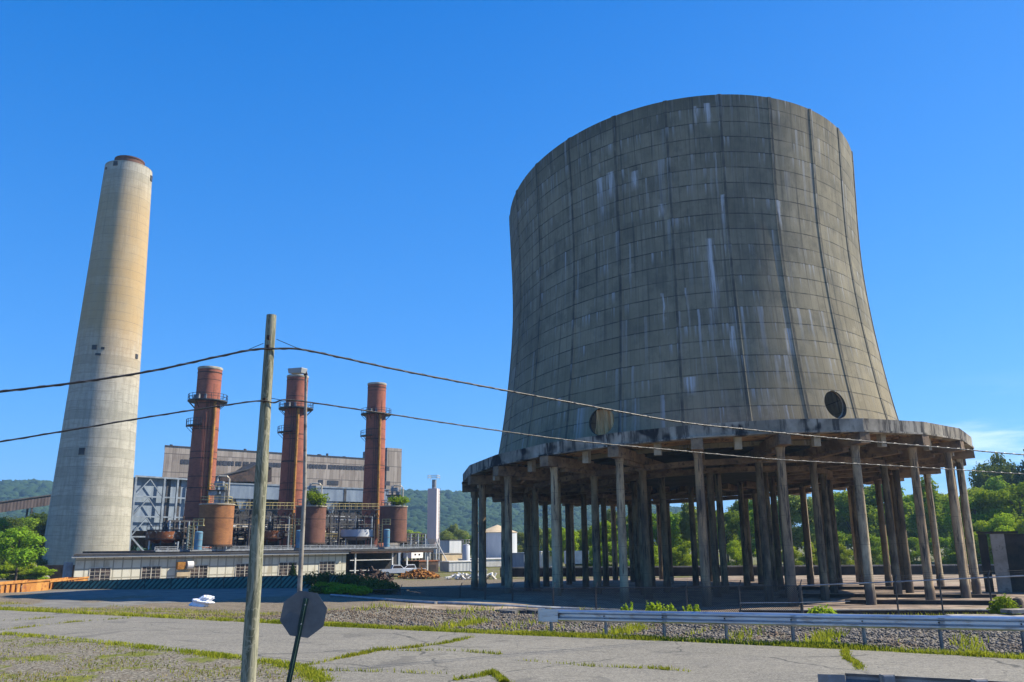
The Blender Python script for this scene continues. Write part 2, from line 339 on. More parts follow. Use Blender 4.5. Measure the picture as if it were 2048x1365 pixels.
M['beam'] = simple('beam concrete', (.27, .19, .115), (.12, .08, .055), .5, .9, c3=(.055, .045, .04), s3=1.5)
M['under'] = simple('underside concrete', (.42, .27, .14), (.17, .105, .06), .25, .95, c3=(.05, .036, .028), s3=.7)
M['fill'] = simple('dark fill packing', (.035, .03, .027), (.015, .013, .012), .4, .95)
M['block'] = simple('pale concrete block', (.42, .38, .30), (.27, .24, .18), .9, .9)
M['brick'] = mat_brick('red stack brick', (.30, .105, .066), (.225, .078, .054), (.15, .08, .06), (.05, .022, .02))
M['tankbrick'] = mat_brick('orange tank brick', (.31, .145, .062), (.23, .098, .046), (.13, .065, .04), (.085, .045, .03))
M['tankbrick2'] = mat_brick('brown tank brick', (.18, .088, .064), (.135, .066, .050), (.085, .05, .042), (.042, .027, .024))
M['rust'] = simple('rust', (.26, .085, .030), (.10, .035, .018), .9, .9, c3=(.42, .36, .29), s3=1.4)
M['linerrust'] = simple('liner rust', (.15, .075, .05), (.09, .045, .032), .5, .85)
M['rustpipe'] = simple('rusty yellow pipe', (.42, .20, .035), (.22, .085, .02), 1.2, .7)
M['rustdark'] = simple('dark rusted steel', (.085, .052, .038), (.035, .025, .022), .8, .85)
M['steel'] = simple('dark steel', (.07, .07, .072), (.035, .033, .033), .7, .6, .3)
M['paleframe'] = simple('pale blue steel', (.24, .285, .34), (.14, .165, .195), .5, .55, .1)
M['galv'] = simple('galvanised steel', (.56, .60, .64), (.40, .44, .49), 1.6, .34, .75, stretch=(.3, .3, 3), c3=(.30, .27, .25), s3=5)
M['galvdark'] = simple('dull galvanised steel', (.30, .32, .34), (.19, .20, .215), 2, .55, .5)
M['signback'] = simple('sign aluminium back', (.105, .118, .128), (.075, .086, .095), 2.2, .55, .3, bump=.05)
M['postgreen'] = simple('green sign post', (.035, .075, .06), (.02, .045, .038), 3, .5, .2)
M['yellow'] = simple('yellow paint', (.50, .43, .20), (.34, .28, .13), 2, .6)
M['cream'] = simple('cream pipe paint', (.62, .56, .44), (.42, .36, .27), 2, .6)
M['bluetank'] = simple('blue tank paint', (.13, .27, .36), (.09, .19, .27), .8, .45)
M['siding'] = mat_siding(); M['white'] = mat_panel_white()
M['bluepanel'] = mat_corr('blue grey panels', (.15, .19, .25), (.23, .28, .34), 2.4, .25)
M['annex'] = simple('weathered cladding and shade', (.07, .067, .07), (.035, .034, .036), .35, .8)  # cladding tone, also used for the painted shade below the boiler annex
M['roof'] = simple('dark roofing', (.075, .072, .07), (.045, .043, .043), .6, .85)
M['soffit'] = simple('grey fascia board', (.32, .34, .35), (.25, .265, .275), .6, .7)
M['glass'] = simple('dirty glass', (.030, .026, .028), (.060, .045, .040), .5, .16, spec=.6, bump=.02)
_n = NT('grimy window panes'); _v = _n.tc(); _x, _y, _z = _n.sep(_v); _w = _n.wn(_n.comb(_n.math('FLOOR', _n.math('MULTIPLY', _x, 1.45)), _n.math('FLOOR', _n.math('MULTIPLY', _z, 2.05)), 2.))
M['pane'] = _n.done(_n.mix(_n.mr(_w, .35, .9), (.022, .020, .022), (.105, .078, .066)), .25, spec=.6)
M['blackhole'] = simple('unlit opening', (.012, .012, .012), (.008, .008, .008), 1, .9)
M['frame'] = simple('window frame paint', (.55, .51, .43), (.42, .38, .30), 2, .7)
M['offwhite'] = simple('off white paint', (.70, .69, .66), (.55, .53, .49), .8, .6)
M['pinkwhite'] = simple('pinkish silo paint', (.66, .57, .55), (.54, .46, .45), .3, .6, stretch=(1, 1, .2))
M['tan'] = simple('tan wall', (.55, .44, .28), (.42, .32, .2), .4, .8)
M['greybox'] = mat_corr('grey corrugated sheet', (.36, .38, .40), (.46, .47, .48), .9, .5)
M['tankgrey'] = mat_corr('pale tank steel', (.44, .47, .50), (.54, .56, .58), 3.0, .15)
M['orange'] = simple('orange container paint', (.50, .245, .06), (.36, .15, .035), .7, .6, c3=(.20, .06, .03), s3=.9)
M['slat'] = mat_slat(); M['mesh'] = mat_mesh('chain link', (.030, .030, .033), .13, .30)
M['asphalt'] = mat_asphalt(); M['ground'] = mat_ground()
M['conc'] = simple('plain old concrete', (.33, .30, .255), (.20, .175, .145), .5, .9, c3=(.09, .08, .07), s3=1.6)
M['concdark'] = simple('stained and shaded concrete', (.050, .037, .030), (.018, .015, .014), .5, .95, c3=(.010, .009, .010), s3=.8)  # near-black tone: stains, plus shade put into the colour
M['floor'] = simple('basin floor', (.30, .225, .165), (.13, .095, .07), .35, .9, c3=(.06, .045, .038), s3=.9)
M['cable'] = simple('black cable', (.022, .022, .024), (.015, .015, .016), 6, .45)
M['shinycable'] = simple('weathered aluminium cable', (.20, .20, .21), (.12, .12, .125), 4, .4, .6)
M['wood'] = mat_wood()
M['bark'] = simple('bark', (.085, .066, .050), (.045, .036, .028), 2.5, .95, stretch=(3, 3, .6))
M['leafA'] = mat_leaf('mid green leaves', (.080, .160, .012), (.200, .300, .022))
M['leafB'] = mat_leaf('bright yellow green leaves', (.175, .265, .014), (.320, .400, .026), .4)
M['leafC'] = mat_leaf('dark bluish leaves', (.026, .055, .016), (.060, .095, .024), .25)
M['leafD'] = mat_leaf('pale olive leaves', (.115, .150, .034), (.210, .240, .064), .35)
M['leafE'] = mat_leaf('dark conifer leaves', (.008, .020, .009), (.018, .036, .013), .1)
M['grass'] = mat_leaf('verge grass', (.15, .175, .014), (.28, .27, .03), .45)
M['grassdry'] = mat_leaf('dry grass', (.17, .135, .05), (.24, .19, .08), .3)
M['forest'] = mat_forest()
M['stone'] = simple('ballast stone', (.225, .20, .17), (.040, .036, .032), 13., .85, lo=.42, hi=.58, c3=(.20, .135, .085), s3=.7)
M['stonebrown'] = simple('brown bank stone', (.20, .15, .10), (.065, .046, .03), 13., .9, lo=.42, hi=.58, c3=(.33, .29, .23), s3=9.)
M['rubble'] = simple('broken asphalt', (.13, .125, .12), (.06, .057, .055), 1.4, .95)
M['tarp'] = simple('brown tarpaulin', (.95, .56, .25), (.55, .31, .13), .8, .8, stretch=(4, 4, .4))
_t = M['tarp'].node_tree; _tr = _t.nodes.new('ShaderNodeBsdfTranslucent'); _tr.inputs[0].default_value = (.62, .46, .26, 1); _ms = _t.nodes.new('ShaderNodeMixShader'); _ms.inputs[0].default_value = .15
_t.links.new(_t.nodes['Principled BSDF'].outputs[0], _ms.inputs[1]); _t.links.new(_tr.outputs[0], _ms.inputs[2]); _t.links.new(_ms.outputs[0], _t.nodes['Material Output'].inputs[0])
M['plastic'] = simple('white plastic sheet', (.80, .81, .84), (.68, .70, .75), 2, .45)
M['scrap'] = simple('rusty scrap', (.44, .20, .04), (.15, .06, .02), 2.2, .9)
M['debris'] = simple('mixed debris', (.42, .24, .15), (.16, .10, .07), 1.5, .9, c3=(.55, .52, .48), s3=2)
M['tyre'] = simple('tyre rubber', (.02, .02, .02), (.012, .012, .012), 4, .8)
M['carwhite'] = simple('white car paint', (.75, .76, .78), (.66, .67, .69), .7, .3, bump=.02)
M['door'] = simple('grey green door', (.13, .16, .14), (.09, .11, .10), .7, .6)

# ------------------------------------------------------------------ mesh builder
class MB:
    def __init__(s): s.v = []; s.f = []; s.uv = {}
    def add(s, vs, fs, uvs=None):
        o = len(s.v); s.v += [tuple(p) for p in vs]
        for i, f in enumerate(fs):
            if uvs: s.uv[len(s.f)] = uvs[i]
            s.f.append(tuple(o + k for k in f))
        return s
    def box(s, c, d, rz=0.):
        x, y, z = c; a, b, h = d[0] / 2, d[1] / 2, d[2] / 2
        vs = []
        for k in (-h, h):
            for (i, j) in ((-a, -b), (a, -b), (a, b), (-a, b)):
                vs.append((x + i * cos(rz) - j * sin(rz), y + i * sin(rz) + j * cos(rz), z + k))
        return s.add(vs, [(0, 3, 2, 1), (4, 5, 6, 7), (0, 1, 5, 4), (1, 2, 6, 5), (2, 3, 7, 6), (3, 0, 4, 7)])
    def bb(s, x0, x1, y0, y1, z0, z1): return s.box(((x0 + x1) / 2, (y0 + y1) / 2, (z0 + z1) / 2), (abs(x1 - x0), abs(y1 - y0), abs(z1 - z0)))
    def beam(s, p, q, wd, ht):
        p = Vector(p); q = Vector(q); d = (q - p)
        if d.length < 1e-6: return s
        d.normalize(); up = Vector((0, 0, 1)) if abs(d.z) < .95 else Vector((0, 1, 0))
        a = d.cross(up).normalized() * wd / 2; b = a.cross(d).normalized() * ht / 2
        vs = [p - a - b, p + a - b, p + a + b, p - a + b, q - a - b, q + a - b, q + a + b, q - a + b]
        return s.add(vs, [(0, 3, 2, 1), (4, 5, 6, 7), (0, 1, 5, 4), (1, 2, 6, 5), (2, 3, 7, 6), (3, 0, 4, 7)])
    def cyl(s, p, q, r0, r1=None, n=10, cap=True, uv=False):
        p = Vector(p); q = Vector(q); r1 = r0 if r1 is None else r1
        d = (q - p); ln = d.length; d.normalize(); up = Vector((0, 0, 1)) if abs(d.z) < .95 else Vector((1, 0, 0))
        a = d.cross(up).normalized(); b = d.cross(a)
        vs = []; 
        for (c, r) in ((p, r0), (q, r1)):
            for i in range(n):
                t = 2 * pi * i / n; vs.append(c + a * (r * cos(t)) + b * (r * sin(t)))
        fs = [(i, (i + 1) % n, n + (i + 1) % n, n + i) for i in range(n)]
        us = [[(i / n * 2 * pi * r0, 0), ((i + 1) / n * 2 * pi * r0, 0), ((i + 1) / n * 2 * pi * r0, ln), (i / n * 2 * pi * r0, ln)] for i in range(n)]
        if cap: fs += [tuple(range(n)), tuple(range(2 * n - 1, n - 1, -1))]; us += [[(0, 0)] * n, [(0, 0)] * n]
        return s.add(vs, fs, us if uv else None)
    def tube(s, pts, r, n=8):
        pts = [Vector(p) for p in pts]
        vs = []; k = len(pts)
        for i, p in enumerate(pts):
            d = (pts[min(i + 1, k - 1)] - pts[max(i - 1, 0)]).normalized(); up = Vector((0, 0, 1)) if abs(d.z) < .98 else Vector((0, 1, 0))
            a = d.cross(up).normalized(); b = a.cross(d)
            rr = r[i] if isinstance(r, (list, tuple)) else r
            for j in range(n): t = 2 * pi * j / n; vs.append(p + a * (rr * cos(t)) + b * (rr * sin(t)))
        fs = [(i * n + j, i * n + (j + 1) % n, (i + 1) * n + (j + 1) % n, (i + 1) * n + j) for i in range(k - 1) for j in range(n)]
        fs += [tuple(range(n))[::-1], tuple(range((k - 1) * n, k * n))]
        return s.add(vs, fs)
    def lathe(s, prof, n=32, c=(0, 0), a0=0., a1=2 * pi, uv=True):
        full = abs(a1 - a0 - 2 * pi) < 1e-6; m = n if full else n + 1
        vs = []; rm = max(r for r, z in prof)
        for r, z in prof:
            for i in range(m): t = a0 + (a1 - a0) * i / n; vs.append((c[0] + r * cos(t), c[1] + r * sin(t), z))
        fs = []; us = []
        L = [0.]
        for (r0, z0), (r1, z1) in zip(prof, prof[1:]): L.append(L[-1] + math.hypot(r1 - r0, z1 - z0))
        for k in range(len(prof) - 1):
            for i in range(n):
                j = (i + 1) % m
                fs.append((k * m + i, k * m + j, (k + 1) * m + j, (k + 1) * m + i))
                u0 = (a1 - a0) * i / n * rm; u1 = (a1 - a0) * (i + 1) / n * rm
                us.append([(u0, L[k]), (u1, L[k]), (u1, L[k + 1]), (u0, L[k + 1])])
        return s.add(vs, fs, us if uv else None)
    def prism(s, poly, z0, z1):
        n = len(poly); vs = [(x, y, z0) for x, y in poly] + [(x, y, z1) for x, y in poly]
        return s.add(vs, [tuple(range(n))[::-1], tuple(range(n, 2 * n))] + [(i, (i + 1) % n, n + (i + 1) % n, n + i) for i in range(n)])
    def extr(s, poly, y0, y1):
        n = len(poly); vs = [(x, y0, z) for x, z in poly] + [(x, y1, z) for x, z in poly]
        return s.add(vs, [tuple(range(n)), tuple(range(n, 2 * n))[::-1]] + [(i, n + i, n + (i + 1) % n, (i + 1) % n) for i in range(n)])
    def mesh(s, name, mat, smooth=False):
        me = bpy.data.meshes.new(name); me.from_pydata(s.v, [], s.f)
        if s.uv:
            u = me.uv_layers.new(name='UVMap')
            for pi_, p in enumerate(me.polygons):
                if pi_ in s.uv:
                    for k, li in enumerate(p.loop_indices): u.data[li].uv = s.uv[pi_][k]
        me.materials.append(mat)
        bm = bmesh.new(); bm.from_mesh(me); bmesh.ops.recalc_face_normals(bm, faces=bm.faces); bm.to_mesh(me); bm.free()
        if smooth:
            me.polygons.foreach_set('use_smooth', [True] * len(me.polygons))
            try: me.set_sharp_from_angle(angle=R(38))
            except Exception: pass
        return me
    def build(s, name, mat, parent=None, smooth=False):
        return link(name, s.mesh(name, mat, smooth), parent)
def link(name, me, parent=None):
    o = bpy.data.objects.new(name, me); COL.objects.link(o)
    if parent is not None: o.parent = parent
    return o
def tag(o, label=None, cat=None, group=None, kind=None):
    if label: o['label'] = label
    if cat: o['category'] = cat
    if group: o['group'] = group
    if kind: o['kind'] = kind
    return o
def thing(name, label, cat, loc=(0, 0, 0), rz=0., group=None):
    o = bpy.data.objects.new(name, None); COL.objects.link(o); o.location = loc; o.rotation_euler = (0, 0, rz); o.empty_display_size = .2
    return tag(o, label, cat, group)
def copy_tree(o, parent=None):
    c = o.copy(); COL.objects.link(c)
    if parent is not None: c.parent = parent
    for ch in list(o.children): copy_tree(ch, c)
    return c
def np_mesh(name, verts, faces, mat, smooth=False):
    verts = np.asarray(verts, np.float32); faces = np.asarray(faces, np.int32); k = faces.shape[1]
    me = bpy.data.meshes.new(name); me.vertices.add(len(verts)); me.vertices.foreach_set('co', verts.ravel())
    me.loops.add(faces.size); me.loops.foreach_set('vertex_index', faces.ravel())
    me.polygons.add(len(faces)); me.polygons.foreach_set('loop_start', np.arange(0, faces.size, k, dtype=np.int32))
    me.update(calc_edges=True); me.materials.append(mat)
    if smooth: me.polygons.foreach_set('use_smooth', np.ones(len(faces), bool))
    return me

# ------------------------------------------------------------------ setting: ground sheet
def inpoly(px, py, poly):
    c = np.zeros(np.shape(px), bool); n = len(poly)
    for i in range(n):
        x0, y0 = poly[i]; x1, y1 = poly[(i + 1) % n]
        cond = ((y0 > py) != (y1 > py)) & (px < (x1 - x0) * (py - y0) / (y1 - y0 + 1e-12) + x0)
        c ^= cond
    return c
def build_ground():
    xs = np.concatenate([-np.geomspace(4000, 47, 34), np.arange(-45, 45.01, .5), np.geomspace(47, 4000, 34)])
    ys = np.concatenate([[-300, -80, -20, -6, 0], np.arange(4, 80.01, .5), np.geomspace(82, 5000, 46)])
    Xg, Yg = np.meshgrid(xs, ys); Z = terrain(Xg, Yg)
    V = np.stack([Xg, Yg, Z], -1).reshape(-1, 3); nx = len(xs); ny = len(ys)
    i, j = np.meshgrid(np.arange(nx - 1), np.arange(ny - 1)); a = (j * nx + i).ravel()
    Fc = np.stack([a, a + 1, a + nx + 1, a + nx], 1)
    me = np_mesh('ground', V, Fc, M['ground'], True)
    X, Y = V[:, 0], V[:, 1]; s, t = st(X, Y)
    grav = ss(-7, -1, t) * ss(.3, 1.2, s) * (1 - ss(10, 13, s))
    grav = np.maximum(grav, .55 * ss(-.5, -2, s) * ss(4, -2, X))
    grass = .12 + .36 * ss(-8, -16, t) * ss(.0, 1., s) * (1 - ss(9, 12, s))
    grass += .27 * ss(-1, -3, s) * ss(-3, -8, X) + .35 * ss(1.4, .5, np.abs(s - .7)) * 1.2
    grass = np.where((s > 10) & (s < 22) & (t > -4), .62, grass)
    grass = np.where((s > 22) & (t > -4), .0, grass)
    grass = np.where(Y > 140, .55, grass)
    lane = [GT(*q)[:2] for q in ((-60, 1214), (95, 1217), (190, 1218), (300, 1207), (490, 1196), (640, 1190), (650, 1172), (400, 1176), (230, 1180), (60, 1186), (-60, 1190))]
    verge = [GT(*q)[:2] for q in ((-60, 1189), (60, 1187), (100, 1192), (80, 1206), (30, 1209), (-60, 1209))]
    isl = [GT(*q)[:2] for q in ((150, 1200), (260, 1192), (330, 1192), (250, 1198), (180, 1206))]
    pave = inpoly(X, Y, lane) & ~inpoly(X, Y, verge) & ~inpoly(X, Y, isl)
    pave = np.where(pave, 1.0, .0)
    yard = np.where((s > 24) & (t > -14) & (Y < 150), 0., 1.)
    at = me.color_attributes.new('zone', 'FLOAT_COLOR', 'POINT')
    at.data.foreach_set('color', np.stack([grav, grass, pave, yard], 1).astype(np.float32).ravel())
    tag(link('ground', me), kind='structure')
build_ground()
near_edge = [G(0, 1268), G(120, 1278), G(230, 1289), G(350, 1302), G(480, 1318), G(560, 1328), G(610, 1340), G(650, 1366)]
def build_road():
    far = [G(x, y) for x, y in ((0, 1221), (240, 1233), (480, 1245), (740, 1258), (1000, 1270), (1350, 1284), (1700, 1300), (2047, 1320))]
    d = (far[1] - far[0]).normalized(); far = [far[0] - d * 60] + far + [far[-1] + Vector((30, -15, 0))]
    ne = [near_edge[0] - Vector((55, -28, 0))] + near_edge + [Vector((-2.6, 10, 0)), Vector((-1.5, 3, 0))]
    rim = []
    for a, b in zip(far, far[1:]):
        for k in range(12): p = a.lerp(b, k / 12); rim.append((p.x, p.y + random.uniform(-.05, .05)))
    pts = rim + [(55, 2)] + [(p.x + random.uniform(-.08, .08), p.y + random.uniform(-.08, .08)) for p in reversed(ne)]
    mb = MB(); n = len(pts); mb.add([(x, y, .009) for x, y in pts], [tuple(range(n))])
    me = bpy.data.meshes.new('road'); me.from_pydata(mb.v, [], mb.f); me.materials.append(M['asphalt'])
    bm = bmesh.new(); bm.from_mesh(me); bmesh.ops.triangulate(bm, faces=bm.faces)
    for f in bm.faces:
        if f.normal.z < 0: f.normal_flip()
    bm.to_mesh(me); bm.free()
    tag(link('road', me), kind='structure')
build_road()

# ------------------------------------------------------------------ hills and their woods
rx = [-900, -400, 0, 60, 115, 330, 560, 800, 880, 1000, 1150, 1300, 1500, 1900, 2600]
ry = [985, 978, 976, 972, 969, 985, 985, 986, 986, 990, 1002, 1020, 1040, 1062, 1075]
rX = [float(P(x, y, 1500).x) for x, y in zip(rx, ry)]; rZ = [float(P(x, y, 1500).z) - 8 for x, y in zip(rx, ry)]
def hillz(X, Y):
    zr = np.interp(X, rX, rZ); k = ss(780, 1500, Y) - .25 * ss(1550, 2400, Y)
    return -6 + (zr + 6) * k + 5 * np.sin(X * .013 + Y * .004) * ss(900, 1200, Y) * (1 - ss(1350, 1500, Y))
def build_hills():
    xs = np.linspace(-2600, 3000, 150); ys = np.linspace(760, 2400, 50); X, Y = np.meshgrid(xs, ys); Z = hillz(X, Y)
    nx = len(xs); i, j = np.meshgrid(np.arange(nx - 1), np.arange(len(ys) - 1)); a = (j * nx + i).ravel()
    tag(link('hills', np_mesh('hills', np.stack([X, Y, Z], -1).reshape(-1, 3), np.stack([a, a + 1, a + nx + 1, a + nx], 1), M['forest'], True)), kind='structure')
    bm = bmesh.new(); bmesh.ops.create_icosphere(bm, subdivisions=2, radius=1); bv = np.array([v.co[:] for v in bm.verts]); bf = np.array([[v.index for v in f.verts] for f in bm.faces]); bm.free()
    N = 6500; Y = 860 + 680 * rng.random(N); px = np.where(rng.random(N) < .2, rng.uniform(-90, 150, N), rng.uniform(770, 1420, N))
    X = (px - 1024) / F * Y * 1.02; Z = hillz(X, Y); r = rng.uniform(4.5, 9.5, N)
    jit = 1 + .30 * rng.standard_normal((N, len(bv), 1)) * .6
    V = bv[None] * jit * r[:, None, None] * np.array([1, 1, .85])[None, None] + np.stack([X, Y, Z + r * .45], 1)[:, None]
    Fc = bf[None] + (np.arange(N) * len(bv))[:, None, None]
    tag(link('hillside_woods', np_mesh('hillside_woods', V.reshape(-1, 3), Fc.reshape(-1, 3), M['forest'])), 'wooded hillside rising far behind the power plant', 'woods', kind='stuff')
build_hills()

# ------------------------------------------------------------------ cooling tower
TR = 28.0; TD = 99.95; TAZ = .2234; TPH = -.0107; TZ0 = -2.4
SH_OFF = -1.2
prof_z = [11, 15, 19, 23, 27, 31, 35, 39, 42, 43.8]; prof_r = [23.15, 22.36, 21.76, 21.28, 20.93, 20.74, 20.79, 20.95, 21.07, 21.15]
def tl(z): k = np.clip((z - 11) / 34, 0, 1); return .041 + .049 * k
def tf(z): k = np.clip((z - 11) / 34, 0, 1); return .034 + .135 * k
def shear(x, y, z):           # world height z at local plan position -> height of the slightly settled structure, local z
    return z + tl(z) * x + tf(z) * (-y) - TZ0
def cooling_tower():
    T = thing('cooling_tower', 'huge grey concrete hyperbolic cooling tower standing on a ring of columns', 'cooling tower', (TD * sin(TAZ), TD * cos(TAZ), TZ0), -TAZ)
    # shell
    angs = []
    for k in range(24):
        c = k * pi / 12; wd = .20 / 21
        for q in (-wd * 1.25, -wd, wd, wd * 1.25): angs.append((c + q, abs(q) < wd * 1.1))
        for q in np.linspace(.05, pi / 12 - .05, 8): angs.append((c + q, False))
    na = len(angs); zs = np.linspace(10.2, 43.8, 84)
    from_r = np.interp(zs, prof_z, prof_r); from_r = np.convolve(np.pad(from_r, 4, mode='edge'), np.ones(9) / 9, 'valid')
    def pt(a, r, z):
        a2 = a + TPH; x = SH_OFF + r * sin(a2); y = -r * cos(a2); return (x, y, float(shear(x - SH_OFF, y, z)))
    mb = MB(); vs = []
    for z, r in zip(zs, from_r):
        for a, rib in angs: vs.append(pt(a, r + (.085 if rib else 0), z))
    ni = len(vs); rows = len(zs)
    for z, r in zip(zs, from_r):
        for a, rib in angs: vs.append(pt(a, r - .45, z))
    fs = []; us = []
    for k in range(rows - 1):
        for i in range(na):
            j = (i + 1) % na; aa = angs[i][0]; ab = angs[j][0] + (2 * pi if j == 0 else 0)
            if aa > pi: aa -= 2 * pi; ab -= 2 * pi
            fs.append((k * na + i, k * na + j, (k + 1) * na + j, (k + 1) * na + i))
            us.append([(aa * 21, zs[k]), (ab * 21, zs[k]), (ab * 21, zs[k + 1]), (aa * 21, zs[k + 1])])
            fs.append((ni + k * na + j, ni + k * na + i, ni + (k + 1) * na + i, ni + (k + 1) * na + j)); us.append([us[-1][1], us[-1][0], us[-1][3], us[-1][2]])
    for i in range(na):
        j = (i + 1) % na; b = (rows - 1) * na
        fs.append((b + i, b + j, ni + b + j, ni + b + i)); us.append([(0, 45), (1, 45), (1, 45), (0, 45)])
        fs.append((j, i, ni + i, ni + j)); us.append([(0, 11), (1, 11), (1, 11), (0, 11)])
    mb.add(vs, fs, us)
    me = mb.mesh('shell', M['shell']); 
    # round openings, cut with cylinders
    scx = TD * sin(TAZ) + SH_OFF * cos(TAZ); scy = TD * cos(TAZ) - SH_OFF * sin(TAZ)
    sD = math.hypot(scx, scy); sA = math.atan2(scx, scy)
    def hit(px, py, r=22.4):
        d = ray(px, py); A = math.atan2(d.x, d.y) - sA
        t = sD * cos(A) - math.sqrt(r * r - (sD * sin(A)) ** 2)
        ph = math.asin(max(-1, min(1, t * sin(A) / r)))          # angle round the shell from the side facing the camera
        z = H + d.z / math.hypot(d.x, d.y) * t
        return ph - (TAZ - sA), z
    so = link('shell', me); cut = []
    spots = [hit(1215, 843), hit(1677, 811)]
    for (ph, z) in spots:
        c = MB(); x = SH_OFF + 22 * sin(ph); y = -22 * cos(ph); dv = Vector((sin(ph), -cos(ph), 0))
        p = Vector((x, y, z - TZ0)); c.cyl(p - dv * 4, p + dv * 4, 1.36, n=40)
        co = c.build('cutter', M['conc']); cut.append(co)
        m = so.modifiers.new('b', 'BOOLEAN'); m.object = co; m.operation = 'DIFFERENCE'; m.solver = 'EXACT'
    dg = bpy.context.evaluated_depsgraph_get(); me2 = bpy.data.meshes.new_from_object(so.evaluated_get(dg))
    so.modifiers.clear(); so.data = me2; so.parent = T
    for c in cut: bpy.data.objects.remove(c)
    # tarpaulin hanging inside the left opening, rusty rim collar, small door
    ph, z = spots[0]; tv = MB(); rows_ = 14; cols_ = 40
    ex = Vector((cos(ph), sin(ph), 0)); dv = Vector((sin(ph), -cos(ph), 0)); c0 = Vector((SH_OFF + 22.05 * sin(ph), -22.05 * cos(ph), z - TZ0))
    V = []
    for i in range(rows_ + 1):
        for j in range(cols_ + 1):
            b = -1.3 + 2.6 * i / rows_; a = -.95 + 2.25 * j / cols_ + .12 * sin(b * 2)
            V.append(c0 + ex * a + Vector((0, 0, b)) + dv * (.16 * sin(a * 8 + b * .8) + .07 * sin(a * 19 + b) - .02))
    tv.add(V, [(i * (cols_ + 1) + j, i * (cols_ + 1) + j + 1, (i + 1) * (cols_ + 1) + j + 1, (i + 1) * (cols_ + 1) + j) for i in range(rows_) for j in range(cols_)])
    tv.build('tarpaulin', M['tarp'], T, True)
    for (ph, z) in spots[1:]:
        ex = Vector((cos(ph), sin(ph), 0)); dv = Vector((sin(ph), -cos(ph), 0)); c0 = Vector((SH_OFF + 22.15 * sin(ph), -22.15 * cos(ph), z - TZ0))
        ring = [c0 + ex * (1.36 * cos(t)) + Vector((0, 0, 1.36 * sin(t))) for t in np.linspace(0, 2 * pi, 41)]
        MB().tube(ring, .07, 6).build('opening_rim', M['fascia'], T, True)
    ph, z = hit(1563, 826, 22.2); dv = Vector((sin(ph), -cos(ph), 0)); d = MB(); c0 = Vector((SH_OFF + 22.35 * sin(ph), -22.35 * cos(ph), z - TZ0 - .25)); d.box(c0, (1.0, .18, 2.3), ph); dd = d.build('door', M['door'], T)
    MB().box(c0 + dv * .12 + Vector((.1, 0, .1)), (.34, .05, .3), ph).build('notice', M['yellow'], T)
    # deck: slab, outer fascia with a lip
    kk = [k * pi / 12 + TPH for k in range(24)]
    def ring_pt(r, k, z): x = r * sin(k); y = -r * cos(k); return (x, y, float(shear(x, y, z)))
    def ringsolid(r0, r1, z0, z1):
        m = MB(); n = 24
        vs = [ring_pt(r, k, z) for (r, z) in ((r0, z0), (r1, z0), (r1, z1), (r0, z1)) for k in kk]
        fs = [(a * n + i, a * n + (i + 1) % n, b * n + (i + 1) % n, b * n + i) for a, b in ((0, 1), (1, 2), (2, 3), (3, 0)) for i in range(n)]
        return m.add(vs, fs)
    ringsolid(27.6, 28.0, 10.62, 11.57).build('fascia', M['fascia'], T)
    ringsolid(27.3, 28.12, 10.46, 10.615).build('fascia_lip', M['fascia'], T)
    ringsolid(21.2, 27.59, 10.78, 11.40).build('deck_slab', M['under'], T)
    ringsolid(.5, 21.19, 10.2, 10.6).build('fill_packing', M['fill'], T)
    # radial beams with their end blocks, ring beams, hanging blocks
    for k in kk:
        b = MB(); p = ring_pt(28.05, k, 9.98); q = ring_pt(9.5, k, 9.98); b.beam(p, q, 1.0, .94); b.build('radial_beam', M['beam'], T)
    for rr in (20.6, 14.0):
        m = ringsolid(rr - .35, rr + .35, 9.0, 9.49); m.build('ring_beam', M['beam'], T)
    kb = [k + pi / 24 for k in kk]
    for k in kb:
        x = 26.2 * sin(k); y = -26.2 * cos(k); zc = float(shear(x, y, 10.1)); MB().box((x, y, zc), (.62, .5, 1.15), k).build('hanging_block', M['block'], T)
    for k in kk:                                          # stepped haunch under every radial beam
        p = ring_pt(25.4, k, 9.34); q = ring_pt(20.9, k, 9.34); MB().beam(p, q, .62, .31).build('haunch', M['beam'], T)
    # joists under the deck, between the beams (pattern of slats)
    m = MB()
    for i in range(24):
        for r in (23.6, 24.4, 25.2, 26.0): m.beam(ring_pt(r, kk[i] + .02, 10.70), ring_pt(r, kk[i] + pi / 12 - .02, 10.70), .16, .155)
    m.build('joists', M['under'], T)
    # columns
    protos = []
    def column(r, k, top, rad, mt='column'):
        rad *= .80
        x = r * sin(k); y = -r * cos(k); zt = float(shear(x, y, top))
        m = MB(); m.lathe([(rad * 1.12, -.9), (rad * 1.12, 1.15), (rad * 1.02, 1.2), (rad, zt * .5), (rad * .92, zt - .5), (rad * 1.15, zt)], 14, (0, 0)); m.add([(rad * cos(2 * pi * i / 14) * 1.15, rad * sin(2 * pi * i / 14) * 1.15, zt) for i in range(14)], [tuple(range(14))])
        o = m.build('column', M[mt], T, True); o.location = (x, y, 0); o.rotation_euler = (0, 0, random.uniform(0, 6))
    for k in kk: column(26.6, k, 9.5, .47)
    for k in kk: column(20.6, k, 9.0, .45, 'columnshade')
    for i in range(12): column(14.0, kk[2 * i] + .06, 9.0, .45, 'columnshade')
    for i in range(8): column(8.0, i * pi / 4 + .2, 9.9, .45, 'columnshade')
cooling_tower()
def disc(name, c, r, z, mat, kind='structure', n=64):
    m = MB(); m.add([(c[0] + r * cos(2 * pi * i / n), c[1] + r * sin(2 * pi * i / n), z) for i in range(n)], [tuple(range(n))]); o = m.build(name, mat)
    tag(o, kind=kind)
disc('basin_floor', (TD * sin(TAZ), TD * cos(TAZ)), 31.5, -2.385, M['floor'])

